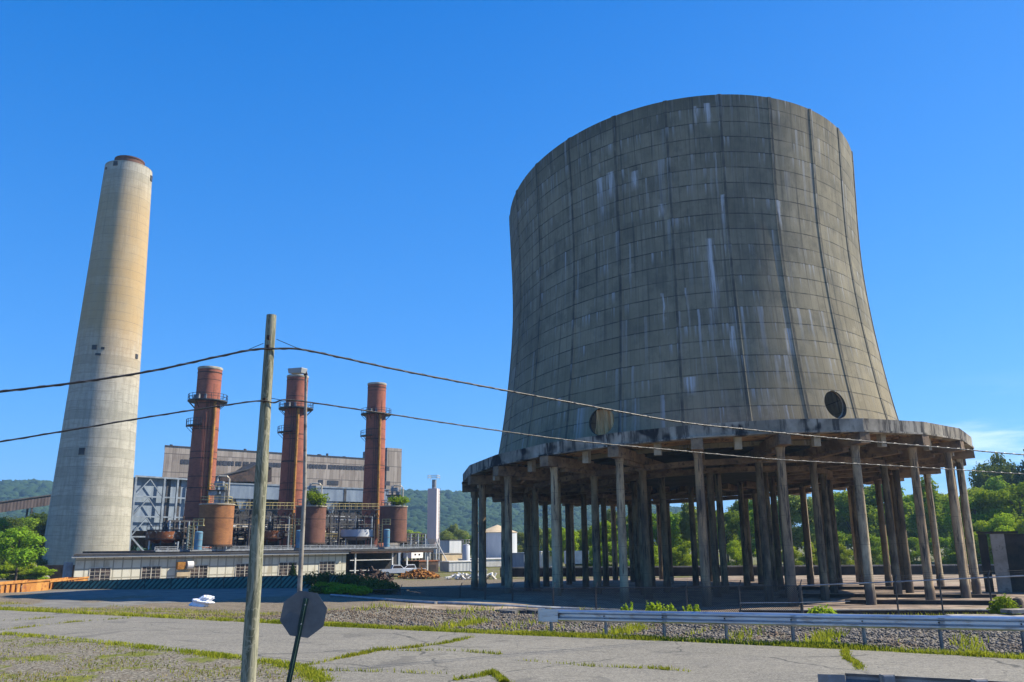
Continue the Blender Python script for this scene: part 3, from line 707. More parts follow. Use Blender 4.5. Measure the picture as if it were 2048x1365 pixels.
# ------------------------------------------------------------------ tall chimney
def chimney():
    Y = 175.; b = P(173, 1100, Y); t = P(263, 340, Y); hw0 = (250 - 97) / 2 / F * Y * .985; hw1 = 48.5 / F * Y * .97
    zb = -2.65; ht = t.z - zb
    T = thing('chimney', 'very tall tapered pale concrete chimney stained yellow with a rusty cap', 'chimney', (b.x, b.y, zb))
    sl = (hw0 - hw1) / (t.z - b.z); rb = hw0 + sl * (b.z - zb)
    pr = [(rb + (hw1 - rb) * k / 40, ht * k / 40) for k in range(41)]
    m = MB(); m.lathe(pr, 72); m.build('shaft', M['chimney'], T, True)
    m = MB(); m.lathe([(hw1 + .02, ht), (hw1 * .80, ht + .05), (hw1 * .66, ht + .1)], 64); m.build('top_slab', M['conc'], T, True)
    m = MB(); r = hw1 * .62; m.lathe([(r, ht + .05), (r, ht + 1.75), (r * 1.04, ht + 1.8), (r * 1.04, ht + 2.1), (r * .9, ht + 2.1), (r * .9, ht)], 48); m.build('liner_cap', M['linerrust'], T, True)
    def vent(px, py, w_, h_, name='vent', mat='steel'):
        d = ray(px, py); A = math.atan2(d.x, d.y); hx = math.hypot(b.x, b.y); A0 = math.atan2(b.x, b.y)
        z = H + d.z / math.hypot(d.x, d.y) * (hx - 5); r = rb + (hw1 - rb) * (z - zb) / ht
        q = max(-.97, min(.97, hx * sin(A - A0) / r)); ph = math.asin(q)
        t_ = hx * cos(A - A0) - r * cos(ph); z = H + d.z / math.hypot(d.x, d.y) * t_
        an = ph - A0   # rotate so that the face looks outwards
        n = Vector((sin(ph) * cos(A0) - cos(ph) * sin(A0), -sin(ph) * sin(A0) - cos(ph) * cos(A0), 0))
        c = n * (r + .02) + Vector((0, 0, z - zb)); MB().box(c, (w_, .22, h_), math.atan2(n.x, -n.y)).build(name, M[mat], T)
    for a in ((232, 327, 1.0, 1.1), (302, 357, 1.0, 1.2), (190, 695, 1.0, 1.0), (206, 697, .7, .5), (197, 709, 1.1, .45), (272, 713, .8, 1.0), (165, 903, 1.2, 1.4), (165, 1119, 1.4, 1.6)): vent(*a)
    for px, py in ((213, 337), (313, 356), (254, 318)): 
        vent(px, py, .35, .5, 'beacon', 'rustdark')
chimney()

# ------------------------------------------------------------------ facades
class Facade:
    def __init__(s, ax, ay, aY, bx, by, bY, zb=-2.65):
        s.A = P(ax, ay, aY); s.B = P(bx, by, bY); d = s.B - s.A; s.L = math.hypot(d.x, d.y); s.rz = math.atan2(d.y, d.x); s.zb = zb
        s.u = Vector((cos(s.rz), sin(s.rz), 0)); s.n = Vector((sin(s.rz), -cos(s.rz), 0)); s.o = Vector((s.A.x, s.A.y, zb))
    def foot(s, depth):
        v = Vector((s.A.x, s.A.y, 0)).normalized(); k = (v.dot(s.u)) / (v.dot(-s.n))
        return [(0, 0), (s.L, 0), (s.L, depth), (max(0, k * depth + .15), depth)]
    def at(s, px, py, off=0.):
        d = ray(px, py); q = s.o + s.n * off - Vector((0, 0, H)); t = (q.x * s.n.x + q.y * s.n.y) / (d.x * s.n.x + d.y * s.n.y)
        p = d * t + Vector((0, 0, H)); r = p - s.o; return r.x * s.u.x + r.y * s.u.y, p.z - s.zb

def low_building():
    f = Facade(152, 1109, 118, 693, 1098, 145); z1 = f.at(152, 1112)[1]; L = f.L
    T = thing('workshop', 'long low white panelled workshop with a flat dark roof and six windows', 'building', f.o, f.rz)
    MB().prism(f.foot(14), 0, z1).build('wall', M['white'], T)
    ft = f.foot(14); m = MB(); m.prism([(-.5, -1.0), (L + .3, -1.0), (L + .3, 15), (ft[3][0], 15)], z1 + .02, z1 + .24); m.build('roof', M['roof'], T)
    m = MB(); m.bb(-.7, L, -.9, -.8, z1 - .28, z1 + .015); m.build('fascia_board', M['soffit'], T)
    for (a, b, y0, y1) in ((180, 222, 1137, 1163), (284, 322, 1134, 1160), (381, 416, 1132, 1157), (472, 508, 1129, 1154), (558, 594, 1126, 1152), (639, 670, 1124, 1150)):
        x0, zt = f.at(a, y0); x1, zz = f.at(b, y0 - 1); zb_ = zt - 1.95
        W = MB(); wn_ = 2; bw = (x1 - x0 - .12) / 2
        for k in range(3): xx = x0 + k * (bw + .06); W.bb(xx - .06, xx + .06, -.07, -.002, zb_, zt)
        W.bb(x0 - .06, x1 + .06, -.07, -.002, zt, zt + .1); W.bb(x0 - .12, x1 + .12, -.14, -.002, zb_ - .12, zb_)
        for k in range(2):
            xa = x0 + k * (bw + .06); W.bb(xa + bw / 2 - .02, xa + bw / 2 + .02, -.055, -.002, zb_, zt)
            for q in range(1, 4): W.bb(xa + .06, xa + bw, -.05, -.002, zb_ + (zt - zb_) * q / 4 - .02, zb_ + (zt - zb_) * q / 4 + .02)
        w_ = W.build('window', M['frame'], T); MB().bb(x0, x1, -.03, -.004, zb_, zt).build('pane', M['pane'], w_)
    # ventilation unit hanging on the wall
    x0, zt = f.at(355, 1123); x1, _ = f.at(372, 1123)
    MB().bb(x0 - .15, x0 + 1.0, -.7, -.003, zt - 1.15, zt - .1).build('vent_box', M['rustpipe'], T)
    c = f.at(371, 1131); D_ = MB()
    D_.cyl((c[0] + .05, -.35, c[1]), (c[0] + .95, -.35, c[1]), .62, n=20); D_.build('fan_housing', M['offwhite'], T, True)
    x2, z2 = f.at(352, 1140); MB().bb(x2, x2 + 1.9, -.55, -.003, z2 - .95, z2 - .35).build('duct', M['tan'], T)
    dx, dz = f.at(143, 1115); MB().bb(-.75, -.003, 1.0, 3, 0, z1 - .9).build('side_lobby', M['paleframe'], T)
    # open shed at the right end
    xe, _ = f.at(855, 1093); 
    T2 = thing('open_shed', 'open steel shed with thin posts and flat roof at the right end of workshop', 'shed', f.o + f.u * (L + .4), f.rz)
    W2 = xe - L - .4
    m = MB(); m.extr([(0, z1 + .1), (W2 + .8, z1 + .05), (W2 + .8, z1 + .28), (0, z1 + .33)], -.8, 13.8); m.build('roof', M['roof'], T2)
    MB().bb(0, W2 + .75, -.78, -.7, z1 - .25, z1 + .04).build('fascia_board', M['rustdark'], T2)
    for px in (709, 783, 812, 853):
        x, _ = f.at(px, 1120); x -= L + .4; MB().bb(x - .11, x + .11, -.4, -.18, 0, z1 + .05).build('post', M['offwhite'], T2)
    m = MB(); x, _ = f.at(783, 1120); x -= L + .4
    for z in (2.9, 1.2): m.bb(.2, x, -.33, -.25, z, z + .12)
    m.build('rail', M['offwhite'], T2)
    MB().bb(.1, x + 8, 11.0, 11.3, 0, z1 + .05).build('back_wall', M['annex'], T2)
    for i in range(14):
        xx = random.uniform(.6, x - .6); yy = random.uniform(3, 11); h = random.uniform(.6, 3.2); o_ = MB().box((0, 0, h / 2), (random.uniform(.5, 1.8), random.uniform(.5, 1.8), h), random.uniform(0, 1)).build('stored_crate', M['rustdark']); o_.location = f.o + f.u * (L + .4 + xx) - f.n * yy; tag(o_, 'dark dusty crate stored in the shade inside the open shed', 'crate', 'crates inside the open shed')
    return f, z1
LF, LZ = low_building()

def main_building():
    f = Facade(330, 893, 235, 772, 910, 281); z1 = f.at(330, 893)[1]; L = f.L
    T = thing('powerhouse', 'big taupe metal clad powerhouse with a band of small dark windows', 'building', f.o, f.rz)
    MB().prism(f.foot(34), 0, z1).build('wall', M['siding'], T)
    ft = f.foot(33); ft[0] = (-.15, -.15); ft[1] = (L + .1, -.15); m = MB(); m.prism(ft, z1 + .003, z1 + .35); m.build('roof', M['annex'], T)
    xa, za = f.at(802, 897); _, zt = f.at(785, 897)
    MB().bb(L + .05, xa, -.6, 16, 0, zt).build('stair_tower', M['siding'], T)
    MB().extr([(L - 1.6, z1 + .36), (L + .04, z1 + .36), (L + .04, zt - .3)], 1, 9).build('sloped_hood', M['annex'], T)
    # window band
    px = 362.
    while px < 768:
        w_ = random.choice((4.6, 4.6, 9)); y = 919 + (px - 362) * .0375
        x0, zt_ = f.at(px, y); x1, _ = f.at(px + w_, y); MB().bb(x0, x1, -.12, -.004, zt_ - 1.25, zt_).build('window', M['glass'], T)
        px += w_ + random.choice((1.6, 1.6, 1.8, 4))
    for (a, b, y) in ((655, 677, 961), (637, 646, 960), (768, 778, 963), (358, 378, 955), (771, 777, 934)):
        x0, zt_ = f.at(a, y); x1, _ = f.at(b, y); MB().bb(x0, x1, -.62 if a > 760 else -.12, -.003, zt_ - 1.4, zt_).build('window', M['glass'], T)
    for a in (350, 420, 500, 540, 650, 666, 700):
        x0, _ = f.at(a, 905); MB().cyl((x0, 4, z1 + .3), (x0, 4, z1 + random.uniform(.9, 1.5)), .35 + .4 * random.random(), n=12).build('roof_vent', M['annex'], T)
    # transfer house leaning on the facade
    xs = [f.at(a, b) for a, b in ((415, 958), (470, 945), (492, 931), (516, 942), (516, 968), (415, 968))]
    T3 = thing('transfer_house', 'dark rusty conveyor head house in front of the powerhouse', 'building', f.o + f.n * 7, f.rz)
    m = MB(); m.extr([(x, z) for x, z in xs], -3, 6.5); m.build('wall', M['rustdark'], T3)
    m = MB(); 
    for (a, b) in zip(xs[:3], xs[1:4]): m.beam((a[0], 1.7, a[1] + .15), (b[0], 1.7, b[1] + .15), 10, .25)
    m.build('roof', M['annex'], T3)
    m = MB(); m.bb(xs[0][0] + 1, xs[-2][0] - 1, -2, 4, 0, xs[-1][1]); m.build('support_leg', M['annex'], T3)
    return f
MF = main_building()

def boiler_annex():
    f = Facade(332, 964, 215, 778, 973, 257); z1 = f.at(332, 964)[1]; L = f.L
    T = thing('boiler_annex', 'lower blue grey panelled block in front of the powerhouse', 'building', f.o, f.rz)
    zc = f.at(600, 1001)[1]
    MB().prism(f.foot(8), zc, z1).build('upper_wall', M['bluepanel'], T)
    MB().bb(-.1, L + .1, -.2, 8, z1 + .003, z1 + .4).build('roof', M['paleframe'], T)
    MB().bb(.2, L - .2, 1.6, 7.9, 0, zc - .01).build('shade_backdrop', M['annex'], T)  # dark box added to paint the shade in the open space below
    for px in (344, 362, 452, 690): x, _ = f.at(px, 990); MB().bb(x - .4, x + .4, -.12, -.003, zc + .1, z1 - .1).build('dark_joint', M['annex'], T)
    for k in range(16):
        x = .5 + (L - 1) * k / 15; MB().bb(x - .22, x + .22, -.4, .05, 0, zc - .05).build('leg', M['steel'], T)
    for k in range(5):
        x0 = L * (.08 + .2 * k); m = MB(); m.add([(x0, .2, zc - .05), (x0 + 4.6, .2, zc - .05), (x0 + 4.6, 1.5, zc - .05), (x0, 1.5, zc - .05), (x0 + 1.8, .6, zc - 3.4), (x0 + 2.8, .6, zc - 3.4), (x0 + 2.8, 1.2, zc - 3.4), (x0 + 1.8, 1.2, zc - 3.4)], [(0, 1, 5, 4), (1, 2, 6, 5), (2, 3, 7, 6), (3, 0, 4, 7), (4, 5, 6, 7)])
        m.build('hopper', M['bluepanel'], T)
boiler_annex()

def precipitator():
    f = Facade(272, 951, 196, 420, 963, 212); L = f.L; z1 = f.at(272, 951)[1]; 
    T = thing('precipitator', 'blue grey steel precipitator with diagonal bracing beside the chimney', 'precipitator', f.o, f.rz)
    zb_ = f.at(300, 1062)[1]
    MB().bb(.6, L, 1.2, 11, zb_, z1 - .4).build('casing', M['bluepanel'], T)
    MB().prism([(-.3, -.2)] + f.foot(11)[1:], z1 - .38, z1).build('roof_edge', M['paleframe'], T)
    MB().bb(-1.3, -.11, 1.5, 4, zb_ - 3, z1 - 1).build('end_casing', M['tankgrey'], T)
    MB().bb(-.1, .59, 1.2, 4, zb_ - 2, z1 - .39).build('end_wall', M['rustdark'], T)
    xv = [0, f.at(325, 1000)[0], f.at(352, 1000)[0], f.at(382, 1000)[0], L]
    for x in xv[:4]: MB().bb(x - .22, x + .22, -.3, .14, 0, z1 - .39).build('upright', M['paleframe'], T)
    zh = [f.at(300, y)[1] for y in (994, 1034, 1074)]
    m = MB()
    for z in zh: m.bb(0, L, -.16, .16, z - .16, z + .16)
    m.build('girt', M['paleframe'], T)
    m = MB(); zz = [z1 - .4] + zh
    for a, b in zip(zz, zz[1:]):
        xm = xv[1] / 2; m.beam((.3, 0, b + .3), (xm, 0, a - .3), .22, .22); m.beam((xm, 0, a - .3), (xv[1] - .3, 0, b + .3), .22, .22)
    m.beam((.2, 0, zh[2]), (xv[1], 0, 1), .35, .35)
    m.build('brace', M['paleframe'], T)
    for k in range(3):
        x0 = .8 + k * 4.2; m = MB(); m.add([(x0, 2, zb_), (x0 + 4, 2, zb_), (x0 + 4, 8, zb_), (x0, 8, zb_), (x0 + 1.7, 4.5, zb_ - 4), (x0 + 2.3, 4.5, zb_ - 4), (x0 + 2.3, 5.5, zb_ - 4), (x0 + 1.7, 5.5, zb_ - 4)], [(0, 1, 5, 4), (1, 2, 6, 5), (2, 3, 7, 6), (3, 0, 4, 7), (4, 5, 6, 7)])
        m.build('hopper', M['rustdark'], T)
    for px in (340, 361): x, _ = f.at(px, 1000); MB().bb(x - .55, x + .55, 1.08, 1.195, zb_, z1 - .4).build('dark_joint', M['annex'], T)
precipitator()

# ------------------------------------------------------------------ brick stacks
def railing(m, pts, h=1.1, r=.035, posts=True):
    for z in (h, h * .55):
        for a, b in zip(pts, pts[1:]): m.beam((a[0], a[1], a[2] + z), (b[0], b[1], b[2] + z), r * 2, r * 2)
    if posts:
        for p in pts: m.beam(p, (p[0], p[1], p[2] + h), r * 2, r * 2)
    return m
def arc(r, z, a0, a1, n): return [(r * cos(a0 + (a1 - a0) * i / n), r * sin(a0 + (a1 - a0) * i / n), z) for i in range(n + 1)]
def stack(label, top, wtop, bot, wbot, yplat, lowp, pipe, Y):
    b = P(bot[0], bot[1], Y); t = P(top[0], top[1], Y); zb = -2.65; r1 = wtop / 2 / F * Y; r0 = wbot / 2 / F * Y; ht = t.z - zb
    T = thing('brick_stack', label, 'smokestack', (b.x, b.y, zb), 0, 'red brick smokestacks')
    zpl = P(top[0], yplat, Y).z - zb
    rp = r1 + (r0 - r1) * (ht - zpl) / ht
    m = MB(); m.lathe([(r0, 0), (rp * 1.06, zpl * .5), (rp * 1.0, zpl - .3), (r1 * 1.0, zpl), (r1, ht), (r1 * .8, ht), (r1 * .8, ht - 2)], 44); m.build('shaft', M['brick'], T, True)
    m = MB(); m.lathe([(r1 + .06, ht - .32), (r1 + .12, ht - .05), (r1 + .05, ht + .12), (r1 * .82, ht + .1)], 44); m.build('top_ring', M['block'], T, True)
    pl = MB(); ro = rp + 1.25; pl.lathe([(rp - .02, zpl), (ro, zpl), (ro, zpl - .18), (rp - .02, zpl - .18)], 28)
    for i in range(10):
        a = i * 2 * pi / 10; pl.beam((rp * cos(a), rp * sin(a), zpl - 1.4), (ro * cos(a), ro * sin(a), zpl - .12), .1, .1)
    po = pl.build('platform', M['steel'], T); railing(MB(), arc(ro - .06, zpl, 0, 2 * pi, 18)).build('railing', M['steel'], po)
    for a in (-1.9, -1.4, -2.3): MB().box((rp * 1.1 * cos(a), rp * 1.1 * sin(a), zpl + .5), (.5, .4, .9), a).build('lamp_box', M['galvdark'], po)
    # lower balcony on the camera-left side
    az = math.atan2(-b.y, -b.x)                      # towards the camera
    z2 = P(lowp[0], lowp[1], Y).z - zb; r2 = r1 + (r0 - r1) * (ht - z2) / ht; ro2 = r2 + 1.1
    a0, a1 = az - 1.75, az - .25
    p2 = MB(); n = 12; vs = []
    for rr in (r2 - .02, ro2):
        for z in (z2, z2 - .15):
            vs += arc(rr, z, a0, a1, n)
    k = n + 1; fs = []
    for i in range(n): fs += [(i, i + 1, 2 * k + i + 1, 2 * k + i), (k + i, k + i + 1, 3 * k + i + 1, 3 * k + i), (2 * k + i, 2 * k + i + 1, 3 * k + i + 1, 3 * k + i)]
    p2.add(vs, fs)
    for i in (1, 6, 11):
        a = a0 + (a1 - a0) * i / n; p2.beam((r2 * cos(a), r2 * sin(a), z2 - 1.2), (ro2 * cos(a), ro2 * sin(a), z2 - .1), .09, .09)
    q = p2.build('balcony', M['steel'], T); railing(MB(), arc(ro2 - .05, z2, a0, a1, 7)).build('railing', M['steel'], q)
    # downpipe and caged ladder
    ap = az + pipe; za = zpl - .3; m = MB(); n = 16; pts = []
    for i in range(n + 1):
        z = 7.0 + (za - 7.0) * i / n; rr = np.interp(z, [0, zpl * .5, zpl], [r0, rp * 1.06, rp]) + .28; pts.append((rr * cos(ap), rr * sin(ap), z))
    m.tube(pts, .30, 10); m.build('downpipe', M['rustpipe'], T, True)
    m = MB(); al = az + pipe - .42
    for s_ in (-.09, .09):
        pp = [((np.interp(z, [0, zpl * .5, zpl], [r0, rp * 1.06, rp]) + .2) * cos(al + s_), (np.interp(z, [0, zpl * .5, zpl], [r0, rp * 1.06, rp]) + .2) * sin(al + s_), z) for z in np.linspace(5, za, 14)]
        m.tube(pp, .045, 5)
    m.build('ladder', M['rustdark'], T)
    for z in np.linspace(5, ht - 1, 7): rr = np.interp(z, [0, zpl * .5, zpl, ht], [r0, rp * 1.06, rp, r1]) + .015; MB().lathe([(rr, z), (rr + .03, z), (rr + .03, z + .14), (rr, z + .14)], 40).build('band', M['rustdark'], T)
    m = MB(); m.tube([(1.5, -1.5, zpl + .1), (1.5, -1.5, zpl + 3.0)], .03, 5); m.build('lightning_rod', M['steel'], T)
    return T
stack('left most red brick stack with an orange downpipe, widest and nearest of three', (418, 738), 47, (392, 1093), 60, 803, (412, 853), .55, 150)
stack('middle red brick stack rising behind the street lamp head', (594, 754), 42, (577, 1093), 54, 818, (570, 866), .18, 168)
stack('right most red brick stack, thinnest of the three, near the cooling tower', (751, 769), 37, (744, 1093), 48, 829, (740, 873), .38, 186)

# ------------------------------------------------------------------ plant equipment between stacks and workshop
def leafmesh(name, blobs, n, size, mat, seed, flat=.5, fill=.62):
    g = np.random.default_rng(seed); B = np.array(blobs, float)
    wgt = (B[:, 3] * B[:, 4] * B[:, 5]) ** (2 / 3); idx = g.choice(len(B), n, p=wgt / wgt.sum())
    d = g.standard_normal((n, 3)); d /= np.linalg.norm(d, axis=1)[:, None]
    rad = 1 - fill * g.random(n) ** 2.2; lump = 1 + .26 * np.sin(d[:, 0] * 7 + idx) * np.sin(d[:, 1] * 6 + 2 * idx) + .1 * np.sin(d[:, 2] * 9 + idx)
    c = B[idx, :3] + d * B[idx, 3:6] * (rad * lump)[:, None]
    nr = d + g.standard_normal((n, 3)) * .75; nr[:, 2] += flat; nr /= np.linalg.norm(nr, axis=1)[:, None]
    u = np.cross(nr, g.standard_normal((n, 3))); u /= np.linalg.norm(u, axis=1)[:, None]; v = np.cross(nr, u)
    sz = size * g.uniform(.55, 1.35, n)[:, None]
    V = np.stack([c - u * sz, c - v * sz * .62 + nr * sz * .18, c + u * sz, c + v * sz * .62 + nr * sz * .18], 1).reshape(-1, 3)
    return np_mesh(name, V, np.arange(4 * n).reshape(-1, 4), mat)
def shrub(label, c, rx_, h, mat='leafA', n=1500, size=.12, group=None, seed=1, cat='shrub', name='shrub', loose=False):
    g = random.Random(seed); bl = []
    if loose: bl = [(g.gauss(0, .5) * rx_, g.gauss(0, .4) * rx_, h * g.uniform(.15, .7), .10 * rx_, .10 * rx_, h * g.uniform(.15, .3)) for _ in range(22)]
    for i in range(0 if loose else 7): a = g.uniform(0, 6.28); q = g.uniform(.1, .62) * rx_; r = g.uniform(.35, .6) * rx_; bl.append((q * cos(a), q * sin(a), g.uniform(.3, .72) * h, r, r, g.uniform(.26, .4) * h))
    T = thing(name, label, cat, c, 0, group)
    link('foliage', leafmesh('foliage', bl, n, size, M[mat], seed), T)
    m = MB()
    for b in bl[:5]: m.tube([(0, 0, -.1), (b[0] * .4, b[1] * .4, b[2] * .5), (b[0], b[1], b[2])], [.04, .03, .015], 5)
    m.build('stems', M['bark'], T)
    return T
ED = LF.u                                             # plant axis
def brick_tank(label, xl, xr, yt, yb, Y, mat, eq, plant):
    c = P((xl + xr) / 2, yb, Y); r = (xr - xl) / 2 / F * Y; z0 = 0.0; zb = c.z - .2; ht = P((xl + xr) / 2, yt, Y).z - zb
    T = thing('brick_tank', label, 'tank', (c.x, c.y, zb), 0, 'round brick tanks')
    m = MB(); m.lathe([(r, 0), (r * 1.0, ht)], 44); m.build('shell', M[mat], T, True)
    m = MB(); m.lathe([(r - .02, ht - .1), (r + .12, ht - .06), (r + .12, ht + .12), (.01, ht + .3)], 44); m.build('lid', M['block'], T, True)
    m = MB()
    m.lathe([(r + .004, 0), (r + .12, 0), (r + .12, .3), (r + .004, .3)], 40); m.build('base_ring', M['rustdark'], T)
    m = MB(); g = random.Random(int(xl))
    m.cyl((0, 0, ht + .2), (0, 0, ht + 1.7), .55, n=14); m.cyl((.9, -.4, ht + .2), (.9, -.4, ht + 2.1), .35, n=12); m.cyl((.9, -.4, ht + 2.1), (.9, -.4, ht + 3.0), .5, n=12); m.box((-.5, -.6, ht + 1.9), (1.4, 1.0, .9))
    m.cyl((-.4, .3, ht + 1.6), (-.4, .3, ht + 4.2), .2, n=8); m.box((.1, 0, ht + 3.4), (1.4, .9, .7))
    m.build('valve_gear', M['galvdark'], T)
    m = MB(); h2 = ht + (4.6 if eq else 4.2)
    m.tube([(-.2, -.3, ht + 3.0), (-.2, -.3, h2 - .3), (.1, -.3, h2), (1.5, -.5, h2 - .1), (1.85, -.5, h2 - .5), (1.85, -.5, ht + .2)], .13, 8); m.build('bent_pipe', M['cream'], T, True)
    m = MB(); 
    for z, q in ((ht + .25, r * .82), (ht + 2.3, r * .5)): railing(m, [(-q, -q * .6, z), (0, -q, z), (q, -q * .6, z), (q * .9, q * .5, z), (-q * .9, q * .5, z), (-q, -q * .6, z)], 1.0)
    m.build('railing', M['yellow' if eq else 'galvdark'], T)
    MB().box((0, 0, ht + 2.25), (r * 1.1, r * 1.1, .12)).build('upper_grating', M['steel'], T)
    if plant:
        lab = {2: 'green bush growing on top of the middle brick tank', 3: 'green bush growing on top of the brick tank nearest the tower'}[plant]
        shrub(lab, (c.x + .25 * r, c.y - .45 * r, zb + ht + .1), r * .95, 2.9 if plant == 2 else 2.0, 'leafA', 1700, .17, 'bushes growing on tank tops', plant)
    return T
brick_tank('orange brown brick tank with yellow railings and a bent pipe on top', 396, 461, 1010, 1091, 136, 'tankbrick', True, 0)
brick_tank('dark brown brick tank half hidden by the street lamp post, bush on its top', 590, 648, 1014, 1087, 153, 'tankbrick2', False, 2)
brick_tank('dark brown brick tank with a bush on top beside right most stack', 759, 812, 1014, 1084, 169, 'tankbrick2', False, 3)

def basin(label, xl, xr, yt, ym, yb, Y, mat):
    c = P((xl + xr) / 2, yb, Y); r = (xr - xl) / 2 / F * Y; zb = c.z; zt = P(0 + (xl + xr) / 2, yt, Y).z - zb; zm = P((xl + xr) / 2, ym, Y).z - zb
    T = thing('thickener_tank', label, 'tank', (c.x, c.y, zb), 0, 'shallow rusty round tanks')
    m = MB(); m.lathe([(r * .55, zm - .6), (r, zm), (r, zt), (r * .94, zt), (r * .94, zm + .2)], 36); m.build('drum', M[mat], T, True)
    m = MB(); m.lathe([(r, zm - .05), (r + .22, zm - .05), (r + .22, zm + .1), (r, zm + .1)], 36); m.build('rim_flange', M['rustdark'], T)
    for i in range(7): a = i * 2 * pi / 7 + .4; MB().cyl((r * .85 * cos(a), r * .85 * sin(a), -.4), (r * .85 * cos(a), r * .85 * sin(a), zm), .13, n=8).build('leg', M['offwhite' if i == 4 else 'steel'], T)
    m = MB(); m.cyl((0, 0, zt - .5), (0, 0, zt + 1.6), .25, n=10); m.beam((-r, 0, zt + .25), (r, 0, zt + .25), .6, .2); railing(m, [(-r, -.3, zt + .3), (-r * .5, -.3, zt + .3), (0, -.3, zt + .3), (r * .5, -.3, zt + .3), (r, -.3, zt + .3)], 1.0); m.build('drive_bridge', M['steel'], T)
    m = MB(); m.lathe([(r * .5, -.3), (r * .55, zm - .6)], 24); m.build('under_cone', M['rustdark'], T)
basin('orange rusty shallow round tank on legs left of the orange brick tank', 293, 362, 1064, 1079, 1094, 134, 'rust')
basin('shallow round tank with rust streaked white sides, partly behind the utility pole', 506, 567, 1062, 1077, 1090, 151, 'rust')
basin('shallow grey white round tank left of the right most stack base', 682, 744, 1060, 1075, 1088, 167, 'tankgrey')

for lab, lab2, x0, x1, yt, yb, Y in (('blue upright drum left of the orange brick tank', 'yellow caged ladder beside the blue drum nearest the chimney', 388, 403, 1065, 1096, 130), ('blue upright drum right behind the street lamp post', 'yellow caged ladder partly behind the street lamp post', 591, 606, 1062, 1093, 147), ('blue upright drum left of brick tank nearest the tower', 'yellow caged ladder beside the blue drum nearest the tower', 767, 779, 1060, 1091, 163)):
    c = P((x0 + x1) / 2, yb, Y); r = (x1 - x0) / 2 / F * Y; ht = P(x0, yt, Y).z - c.z
    T = thing('blue_drum', lab, 'drum', c, 0, 'blue upright drums')
    MB().lathe([(.01, -.3), (r, -.3), (r, ht), (r * .8, ht + .12), (.01, ht + .15)], 22).build('body', M['bluetank'], T, True)
    for z in (.2, ht * .5, ht - .15): MB().lathe([(r, z), (r + .04, z), (r + .04, z + .08), (r, z + .08)], 22).build('hoop', M['galvdark'], T)
    cl = c + Vector((-r - .75, .3, 0)); T = thing('caged_ladder', lab2, 'ladder', cl, 0, 'yellow caged ladders'); h = ht + 1.1
    m = MB(); 
    for x in (-.35, .35):
        for y in (-.3, .3): m.beam((x, y, -.3), (x, y, h), .09, .09)
    m.build('rail', M['yellow'], T); m = MB()
    for i in range(8):
        z = h * (i + .5) / 8; m.beam((-.35, -.3, z), (.35, -.3, z), .12, .1); m.beam((-.35, .3, z), (.35, .3, z), .1, .08); m.beam((-.35, -.3, z), (-.35, .3, z), .08, .08)
    m.build('rungs', M['yellow'], T)
    m = MB(); m.bb(.36, 1.9, -.25, .3, h - .14, h); railing(m, [(.36, -.25, h), (1.1, -.25, h), (1.9, -.25, h)], .9, .05); m.build('landing', M['yellow'], T)

def catwalk(label, xa, ya, Ya, xb, yb, Yb, rail_h, truss, mat='yellow'):
    a = P(xa, ya, Ya); b = P(xb, yb, Yb); d = b - a; L = math.hypot(d.x, d.y); T = thing('catwalk', label, 'catwalk', a, math.atan2(d.y, d.x)); dz = d.z / L
    m = MB(); m.beam((0, 0, -.08), (L, 0, -.08 + d.z), 1.1, .14); m.build('walkway', M['steel'], T)
    n = max(3, int(L / 1.8)); m = MB()
    for y in (-.5, .5): railing(m, [(L * i / n, y, d.z * i / n) for i in range(n + 1)], rail_h, .026); m.build('railing', M[mat], T)
    m = MB(); 
    for i in range(n):
        x0, x1 = L * i / n, L * (i + 1) / n; m.beam((x0, -.45, -.15), ((x0 + x1) / 2, -.45, -truss), .09, .09); m.beam(((x0 + x1) / 2, -.45, -truss), (x1, -.45, -.15), .09, .09)
    m.beam((0, -.45, -truss), (L, -.45, -truss), .13, .13); m.build('truss', M['steel'], T)
    for i in range(0, n + 1, 3): MB().bb(L * i / n - .12, L * i / n + .12, .2, .44, -10, -.15).build('support_post', M['steel'], T)
catwalk('upper yellow railed catwalk between the left and middle brick tanks', 455, 1018, 141, 592, 1018, 157, 1.1, 1.3)
catwalk('upper yellow railed catwalk between the middle and right brick tanks', 645, 1019, 157, 762, 1019, 173, 1.1, 1.3)
catwalk('lower catwalk with pale railings behind the utility pole', 440, 1062, 146, 590, 1062, 160, 1.1, .5, 'cream')
catwalk('lower yellow railed catwalk left of the right most stack', 640, 1079, 160, 697, 1079, 168, 1.1, .5)
